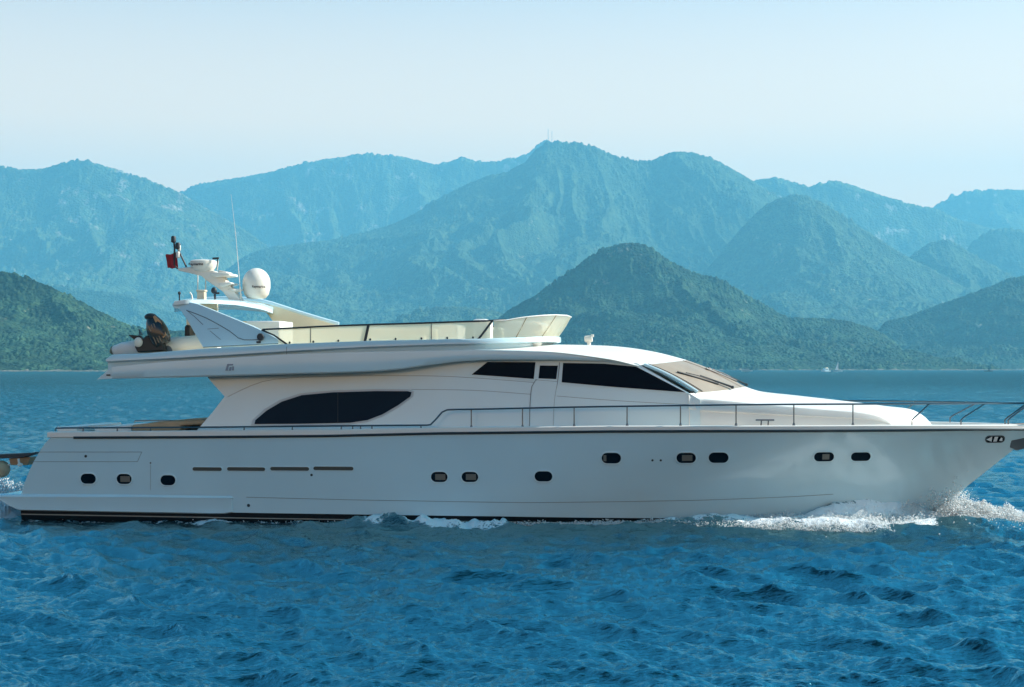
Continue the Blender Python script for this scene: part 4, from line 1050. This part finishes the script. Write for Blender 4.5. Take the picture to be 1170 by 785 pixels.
# --- deck rails ----------------------------------------------------------
def dr(x, y, off=-.10): return Lf(x, y, lambda u, z: -max(float(sheer_w(min(u, 12.6)))+off, .05))
def rail_side(sg):
    F = (lambda p: p) if sg > 0 else M2
    r_ = MB(); pts = [(63, 492.5), (64, 489.3), (130, 488.8), (230, 488.2), (320, 487.3), (400, 486.5), (488, 485.8), (492, 485.2), (499, 478), (505, 471), (511, 468.3), (560, 467.3), (650, 465.3), (760, 463.6), (880, 462.2), (1000, 461.6), (1100, 461.2), (1165, 460.8), (1186, 461)]
    P_ = [F(dr(a, b)) for a, b in dens(pts, 14)]
    if sg > 0:
        pass
    r_.tube(P_, .021, 8); o = r_.build('guard_rail', [steel], yacht)
    for a in (95, 134, 172, 279, 334, 390, 403, 412, 425, 481):
        t = MB(); yb = ip([(55, 494), (220, 492.5), (370, 491.5), (500, 489)], a); yt = ip(pts, a); t.tube([F(dr(a, yt)), F(dr(a, yb))], .016, 6); t.lathe([(.03, -.01), (.03, .01), (.018, .03)], F(dr(a, yb)), 8); t.build('stanchion', [steel], o)
    for a, yb in ((538.5, 489), (597, 488.5), (656, 487.5), (716.5, 487), (777.5, 486.7), (841, 486.5), (907, 486.3), (974.5, 486)):
        t = MB(); yt = ip(pts, a); t.tube([F(dr(a, yt)), F(dr(a, yb))], .017, 6); t.lathe([(.035, -.01), (.035, .015), (.02, .07)], F(dr(a, yb)), 8); t.build('stanchion', [steel], o)
    for a, b in ((1042, 1062), (1098, 1125), (1152, 1176)):
        t = MB(); t.tube([F(dr(a, 486)), F(dr(a, 480)), F(dr(a+3, 477)), F(dr(b, 461.5))], .019, 7); t.build('stanchion', [steel], o)
    return P_
pa = rail_side(1); pb = rail_side(-1)
t = MB(); e1, e2 = pa[-1], pb[-1]; t.tube([e1, e1+Vector((.25, e1.y*-.3, 0)), Vector((e1.x+.45, 0, e1.z)), e2+Vector((.25, -e2.y*.3, 0)), e2], .021, 8); t.build('bow_rail', [steel], yacht)
# mooring bitt on the side deck and cleats
t = MB()
for sg in (1, -1):
    F = (lambda p: p) if sg > 0 else M2
    t.tube([F(dr(863.5, 480, -.25)), F(dr(884.5, 480, -.25))], .02, 7)
    t.tube([F(dr(870, 480, -.25)), F(dr(869.5, 487, -.25))], .018, 7); t.tube([F(dr(878, 480, -.25)), F(dr(877.5, 487, -.25))], .018, 7)
t.build('mooring_bitt', [steel], yacht)
# --- cockpit -------------------------------------------------------------
def cbox(name, pts, v, dv, m, bevel=.03):
    mb = MB(); mb.plate([L(a, b, v) for a, b in pts], (0, dv, 0)); return mb.build(name, [m], yacht, bevel=bevel)
cbox('aft_sofa', [(150, 492), (150, 485.5), (162, 484.4), (178, 482.2), (205, 480.8), (234, 479.5), (234, 485), (206, 486), (206, 492)], -1.8, 3.4, seatm, .05)
cbox('cockpit_table', [(199, 485.2), (236, 484), (236, 486.2), (204, 487)], -1.2, 1.6, teak, .01)
cbox('table_base', [(210, 486.5), (232, 486), (230, 493), (212, 493)], -.9, 1.0, rubber, .01)
cbox('stern_bench', [(65, 493), (65, 487.7), (88, 487.4), (88, 493)], -1.6, 3.2, gel2, .02)
cbox('stern_bench', [(108, 493), (108, 488), (150, 486), (150, 493)], -1.3, 2.6, gel2, .02)
# gangway and davit behind the transom
cbox('gangway', [(-8, 519.6), (26, 518.2), (40, 516.8), (39, 519), (24, 523), (-8, 524.5)], -.6, .55, rubber, .01)
cbox('gangway_frame', [(10, 524), (35, 522.2), (31, 531.5), (12, 531.5)], -.5, .4, teak, .01)
t = MB(); t.tube([L(21, 524, -.7), L(22, 530, -.7)], .03, 7); t.ell(L(23, 531, -.7), (.08, .07, .05), 6); t.build('gangway_wheel', [warm_white], yacht)
t = MB(); c = L(1, 536, -.5); t.ell(c, (.25, .24, .23), 10); t.build('fender', [seatm], yacht)
t = MB(); c = L(12, 531.5, -.5); t.tube([L(-4, 532, -.5), L(11, 531.2, -.5)], .03, 7); t.build('fender_line', [warm_white], yacht)

# ------------------------------------------------------------------ flag (top-level, hangs from the mast)
fl_ = MB(); N1, N2 = 12, 10
c0 = L(201.5, 289, .3); c1 = L(203.5, 307, .3)
rws = []
for j in range(N2+1):
    t_ = j/N2; a = L(202+1.6*t_, 288.5+18*t_, .3); b = L(188.5+2.6*t_, 291.5+15*t_, .3); r = []
    for i in range(N1+1):
        s_ = i/N1; p = a.lerp(b, s_); p = p+Vector((0, .05*math.sin(s_*7+t_*2)*s_**.5, .015*math.sin(s_*9))); r.append(p)
    rws.append(r)
fl_.grid(rws); fl_.grid([[p+Vector((0, .006, 0)) for p in r] for r in rws], flip=True)
def top_from_boat(o):      # boat coordinates -> world
    o.location = BO; o.rotation_euler = (0, 0, -YAW); return o
flag = top_from_boat(fl_.build('flag', [red], None)); tag(flag, 'small dark red flag flying from the pole behind the radar', 'flag')

# ------------------------------------------------------------------ inflatable dinghy on the upper deck
dn = empty('inflatable_dinghy', BO, -YAW); tag(dn, 'white inflatable dinghy with outboard motor stowed on the aft upper deck', 'dinghy')
def dp(x, y, v): return L(x, y, v)
t = MB()
for v_ in (-.55, .95):
    t.tube([dp(127, 402, v_), dp(131, 400.5, v_), dp(140, 398.5, v_), dp(152, 397, v_), dp(170, 396.5, v_), dp(190, 396, v_), dp(215, 394, v_), dp(250, 392, v_)], [.07, .13, .17, .18, .19, .21, .23, .22], 16)
t.build('buoyancy_tube', [tubem], dn, angle=60)
t = MB(); t.tube([dp(126, 402.3, -.55), dp(129.5, 401, -.55)], [.05, .135], 12); t.build('tube_end', [mat('olive_rubber', (.12, .12, .07), .6)], dn)
t = MB(); t.plate([dp(190, 386, -.5), dp(222, 383.2, -.5), dp(240, 383, -.5), dp(240, 400, -.5), (dp(190, 400, -.5))], (0, 1.0, 0)); t.build('floor_hull', [tubem], dn, bevel=.03)
t = MB(); t.ell(dp(193, 398, -.70), (.13, .08, .12), 8); t.build('rubber_patch', [mat('grey_rubber', (.12, .15, .18), .6)], dn)
t = MB(); t.box(dp(217, 379, -.1), (.14, .5, .30)); t.box(dp(216, 374, -.1), (.08, .4, .12)); t.build('steering_console', [motor_blk], dn, bevel=.03)
# outboard, tilted up
R2 = Matrix.Rotation(math.radians(-28), 3, 'Y')
oc = dp(177.5, 376, -.95)
t = MB(); rws = []
for k in range(11):
    s_ = k/10; z = -.46+.84*s_; rx = .27*math.sin(math.pi*min(.15+.85*s_*1.0, .985))**.45*(1-.15*s_)+.02; ry = .19*math.sin(math.pi*min(.15+.85*s_, .985))**.45+.02
    rws.append([oc+R2 @ Vector((rx*math.copysign(abs(math.cos(a))**.75, math.cos(a))+.05*s_, ry*math.copysign(abs(math.sin(a))**.75, math.sin(a)), z)) for a in np.linspace(0, 2*math.pi, 21)[:-1]])
t.grid(rws, closed=True)
t.add(rws[0], [tuple(range(20))[::-1]]); t.add(rws[-1], [tuple(range(20))])
om = t.build('outboard_motor', [motor_m], dn, angle=50)
t = MB(); t.plate([oc+R2 @ Vector(q) for q in [(.13, -.17, -.34), (.24, -.13, -.30), (.26, -.11, .10), (.20, -.13, .30), (.14, -.16, .28)]], (0, -.015, 0)); t.build('cowling_reflection', [mat('tan_reflection', (.42, .22, .10), .3)], om, bevel=.005)  # tan streak painted on the dark cowling as a reflection
for sx in (-.10, -.02, .05):
    t = MB(); t.plate([oc+R2 @ Vector(q) for q in [(sx-.012, -.185, -.40), (sx+.012, -.185, -.40), (sx+.045, -.185, .12), (sx+.02, -.185, .12)]], (0, -.015, 0)); t.build('cowling_reflection', [mat('grey_brown_reflection', (.20, .14, .10), .3)], om, bevel=.004)  # narrow grey-brown reflections painted along the cowling side
t = MB(); t.ell(oc+R2 @ Vector((.04, 0, .34)), (.17, .15, .10), 8); t.build('cowling_top', [motor_blk], om)
t = MB(); t.plate([dp(167, 383, -1.05), dp(185, 388, -1.05), dp(188, 401, -1.05), dp(157, 403, -1.05), dp(153, 396, -1.05)], (0, .26, 0)); t.build('motor_leg', [motor_blk], om, bevel=.04)
t = MB(); t.plate([dp(146, 382.5, -1.0), dp(160, 383.5, -1.0), dp(166, 392, -1.0), dp(156, 390, -1.0)], (0, .14, 0)); t.plate([dp(158, 375, -1.0), dp(163, 383, -1.0), dp(158.5, 383, -.12)], (0, .05, 0)); t.build('propeller_housing', [motor_blk], om, bevel=.02)
t = MB(); t.ell(dp(158, 391, -1.08), (.12, .05, .13), 8); t.build('anti_cavitation_plate', [warm_white], om)

# ------------------------------------------------------------------ spray (stuff)
sp = rng
def spray(name, n, fn, smin, smax, m):
    C = fn(n); S = smin+(smax-smin)*rng.rand(n)**2.5
    base = np.array([(1, 0, 0), (-1, 0, 0), (0, 1, 0), (0, -1, 0), (0, 0, 1), (0, 0, -1)], float)
    F = np.array([(0, 2, 4), (2, 1, 4), (1, 3, 4), (3, 0, 4), (2, 0, 5), (1, 2, 5), (3, 1, 5), (0, 3, 5)])
    an_ = rng.rand(n)*6.28; c_, s_ = np.cos(an_), np.sin(an_)
    st = 1+rng.rand(n)*1.2
    B = base[None]*S[:, None, None]; B = B*np.stack([st, np.ones(n), np.ones(n)], -1)[:, None]
    X = B[..., 0]*c_[:, None]-B[..., 2]*s_[:, None]; Z = B[..., 0]*s_[:, None]+B[..., 2]*c_[:, None]
    Vv = np.stack([X, B[..., 1], Z], -1)+C[:, None]
    co = Vv.reshape(-1, 3); q = (F[None]+np.arange(n)[:, None, None]*6).reshape(-1, 3)
    me = bpy.data.meshes.new(name); me.vertices.add(len(co)); me.vertices.foreach_set('co', co.reshape(-1))
    me.loops.add(q.size); me.loops.foreach_set('vertex_index', q.reshape(-1).astype(np.int32))
    me.polygons.add(len(q)); me.polygons.foreach_set('loop_start', (np.arange(len(q))*3).astype(np.int32)); me.polygons.foreach_set('loop_total', np.full(len(q), 3, np.int32))
    me.update(calc_edges=True); me.materials.append(m); o = bpy.data.objects.new(name, me); sc.collection.objects.link(o)
    o.location = BO; o.rotation_euler = (0, 0, -YAW); tag(o, kind='stuff'); return o
def drop_mat():
    m = bpy.data.materials.new('white_water_drops'); m.use_nodes = True; nt = m.node_tree; N = nt.nodes
    b = N['Principled BSDF']; b.inputs['Base Color'].default_value = (.86, .88, .88, 1); b.inputs['Roughness'].default_value = .4
    tl = N.new('ShaderNodeBsdfTranslucent'); tl.inputs['Color'].default_value = (.88, .9, .9, 1)
    mx = N.new('ShaderNodeMixShader'); mx.inputs[0].default_value = .5; nt.links.new(b.outputs[0], mx.inputs[1]); nt.links.new(tl.outputs[0], mx.inputs[2])
    nt.links.new(mx.outputs[0], N['Material Output'].inputs['Surface']); return m
drops = drop_mat()
def wl_half(u): return waterline_half(u)
def bow_fn(n):
    k = rng.rand(n)
    u = np.where(k < .24, 10.4-rng.gamma(1.6, .8, n), np.where(k < .52, 11.15+rng.randn(n)*.26, 11.1+rng.gamma(1.8, .75, n)))
    plume = (k >= .24) & (k < .52)
    sgn = np.where(rng.rand(n) < np.where(plume, .12, .5), -1, 1); sd_ = rng.gamma(1.5, .24, n)*np.where(k < .24, 1.5, 1)
    v = sgn*(wl_half(u)+sd_+.03)
    hmax = np.where(plume, 1.15, .42*np.exp(-((u-10.9)/1.6)**2)+.20)
    cl = fbm(u*3.1, v*3.1+5, 4)
    z = rng.rand(n)**1.9*hmax*(.1+1.8*np.clip(cl-.15, 0, 1))*np.exp(-sd_*.45)
    u = u-np.where(plume, .35*z, 0)
    return np.stack([u, v, z+.02], -1)
spray('bow_spray', 130000, bow_fn, .004, .020, drops)
def side_fn(n):
    u = 9.4-rng.gamma(2.0, 1.5, n); off = rng.rand(n)*np.interp(u, [1, 4, 6, 8, 9.4, 10.3], [.7, 1.2, 1.9, 2.9, 3.6, 3.0])
    hb_ = wl_half(u)
    sgn = np.where(rng.rand(n) < .7, -1, 1)
    v = sgn*(hb_+np.maximum(off, .05)); z = .05+rng.rand(n)**2*.36*fbm(u*3, v*3, 3)*1.5*np.exp(-np.abs(9.0-u)/5)
    return np.stack([u, v, z], -1)
spray('side_spray', 60000, side_fn, .004, .018, drops)
def stern_fn(n):
    u = -12.9-rng.gamma(1.6, .9, n); v = rng.randn(n)*1.7; z = .05+rng.rand(n)**1.5*.55*fbm(u*2, v*2, 3)*1.6
    return np.stack([u, v, z], -1)
spray('stern_spray', 26000, stern_fn, .008, .030, drops)

# ------------------------------------------------------------------ distant boats and masts
def far_pt(px, py_w):    # a point on the water seen at this photo position
    Y = CAMH*FPX/(py_w-CY); return Vector(((px-CX)/FPX*Y, Y, 0))
def small_hull(root, ln, beam, h, m, name='hull'):
    mb = MB(); rws = []
    for k in range(13):
        s_ = k/12; x = (s_-.5)*ln; b = beam/2*(1-max(0, (s_-.45)/.55)**2.2); zt = h*(1+.35*s_**2)
        rws.append([Vector((x, -b, zt)), Vector((x, -b*.8, .0)), Vector((x, 0, -.4)), Vector((x, b*.8, 0)), Vector((x, b, zt)), Vector((x, 0, zt+.02))])
    mb.grid(rws, closed=True); mb.add(rws[0], [tuple(range(6))]); return mb.build(name, [m], root, angle=40)
mb_ = empty('motor_boat', far_pt(943, 424.9), math.radians(215)); tag(mb_, 'small white cabin boat under the wooded shore, left of the sailing boat', 'motor boat')
small_hull(mb_, 12, 3.8, 1.3, gel)
t = MB(); t.plate([(-3.5, -1.5, 1.4), (-3.2, -1.5, 3.4), (1.2, -1.5, 3.5), (3.2, -1.5, 1.5)], (0, 3, 0)); t.build('cabin', [gel], mb_, bevel=.1)
t = MB(); t.plate([(-2.6, -1.53, 2.3), (-2.6, -1.53, 3.0), (1.0, -1.53, 3.0), (1.9, -1.53, 2.3)], (0, 3.06, 0)); t.build('window', [glassd], mb_)
t = MB(); t.box((-1.4, 0, 3.9), (2.6, 2.4, .8)); t.build('flybridge', [cream], mb_, bevel=.15)
sb_ = empty('sailing_boat', far_pt(957.5, 424.9), 0); tag(sb_, 'sailing boat with one tall white sail in front of the far shore', 'sailing boat')
small_hull(sb_, 9, 2.8, 1.1, gel)
t = MB(); t.tube([(0.4, 0, 1), (0.4, 0, 11.2)], .09, 6); t.build('mast', [steel], sb_)
t = MB(); rws = [[Vector((0.3-(1-k/8)*3.2*s_, .25*math.sin(math.pi*s_)*(1-k/8), 1.9+8.9*k/8)) for s_ in (0, .33, .66, 1)] for k in range(9)]; t.grid(rws); t.grid([[p+Vector((0, .02, 0)) for p in r] for r in rws], flip=True); so_ = t.build('sail', [drops], sb_)
t = MB(); t.tube([(.4, 0, 1.8), (-3.2, 0, 1.7)], .08, 6); t.build('boom', [steel], sb_)
dk = empty('motor_boat', far_pt(1129.5, 424.7), 0); tag(dk, 'small dark open boat near the right edge under the wooded hill', 'motor boat')
dkm = mat('dark_boat_paint', (.03, .05, .06), .5)
small_hull(dk, 9.5, 3, 1.0, dkm)
t = MB(); t.box((-.6, 0, 2.9), (4.2, 2.4, .14))
for a in (-2.4, 1.2):
    for b in (-1, 1): t.tube([(a, b, 1), (a, b, 2.9)], .06, 5)
t.build('canopy', [dkm], dk); t = MB(); t.box((.2, 0, 1.6), (1.6, 1.6, 1.2)); t.build('cabin', [dkm], dk, bevel=.1)
pb_ = empty('motor_boat', far_pt(853.5, 424.6), 0); tag(pb_, 'tiny pale boat on the horizon just past the yacht windscreen', 'motor boat')
pm = mat('pale_grey_paint', (.35, .42, .44), .5); small_hull(pb_, 12, 3.6, 1.2, pm)
t = MB(); t.plate([(-4, -1.4, 1.3), (-3.8, -1.4, 2.9), (1.5, -1.4, 2.9), (3, -1.4, 1.4)], (0, 2.8, 0)); t.build('cabin', [pm], pb_, bevel=.1)
for px_, top, wd, lab in ((626.3, 147.5, 2.6, 'taller and left of the two thin radio masts on the peak'), (630.6, 150, 2.2, 'shorter and right of the two thin radio masts on the peak')):
    D_ = 11200.; x = (px_-CX)/FPX*D_; zb = CAMH+(CY-163.5)/FPX*D_; zt = CAMH+(CY-top)/FPX*D_
    t = MB()
    for a, b in ((-1, -1), (1, -1), (1, 1), (-1, 1)): t.tube([Vector((a*wd, b*wd, -20)), Vector((a*wd*.35, b*wd*.35, zt-zb))], .7, 4)
    for k in range(7):
        z = (zt-zb)*k/7; s_ = wd*(1-.62*k/7); t.tube([Vector((-s_, -s_, z)), Vector((s_, -s_, z+(zt-zb)/14)), Vector((s_, s_, z)), Vector((-s_, s_, z+(zt-zb)/14)), Vector((-s_, -s_, z))], .45, 4)
    o = t.build('radio_mast', [mat('mast_steel', (.25, .24, .24), .6)], None); o.location = (x, D_, zb); tag(o, lab, 'radio mast', 'radio masts on the far peak')
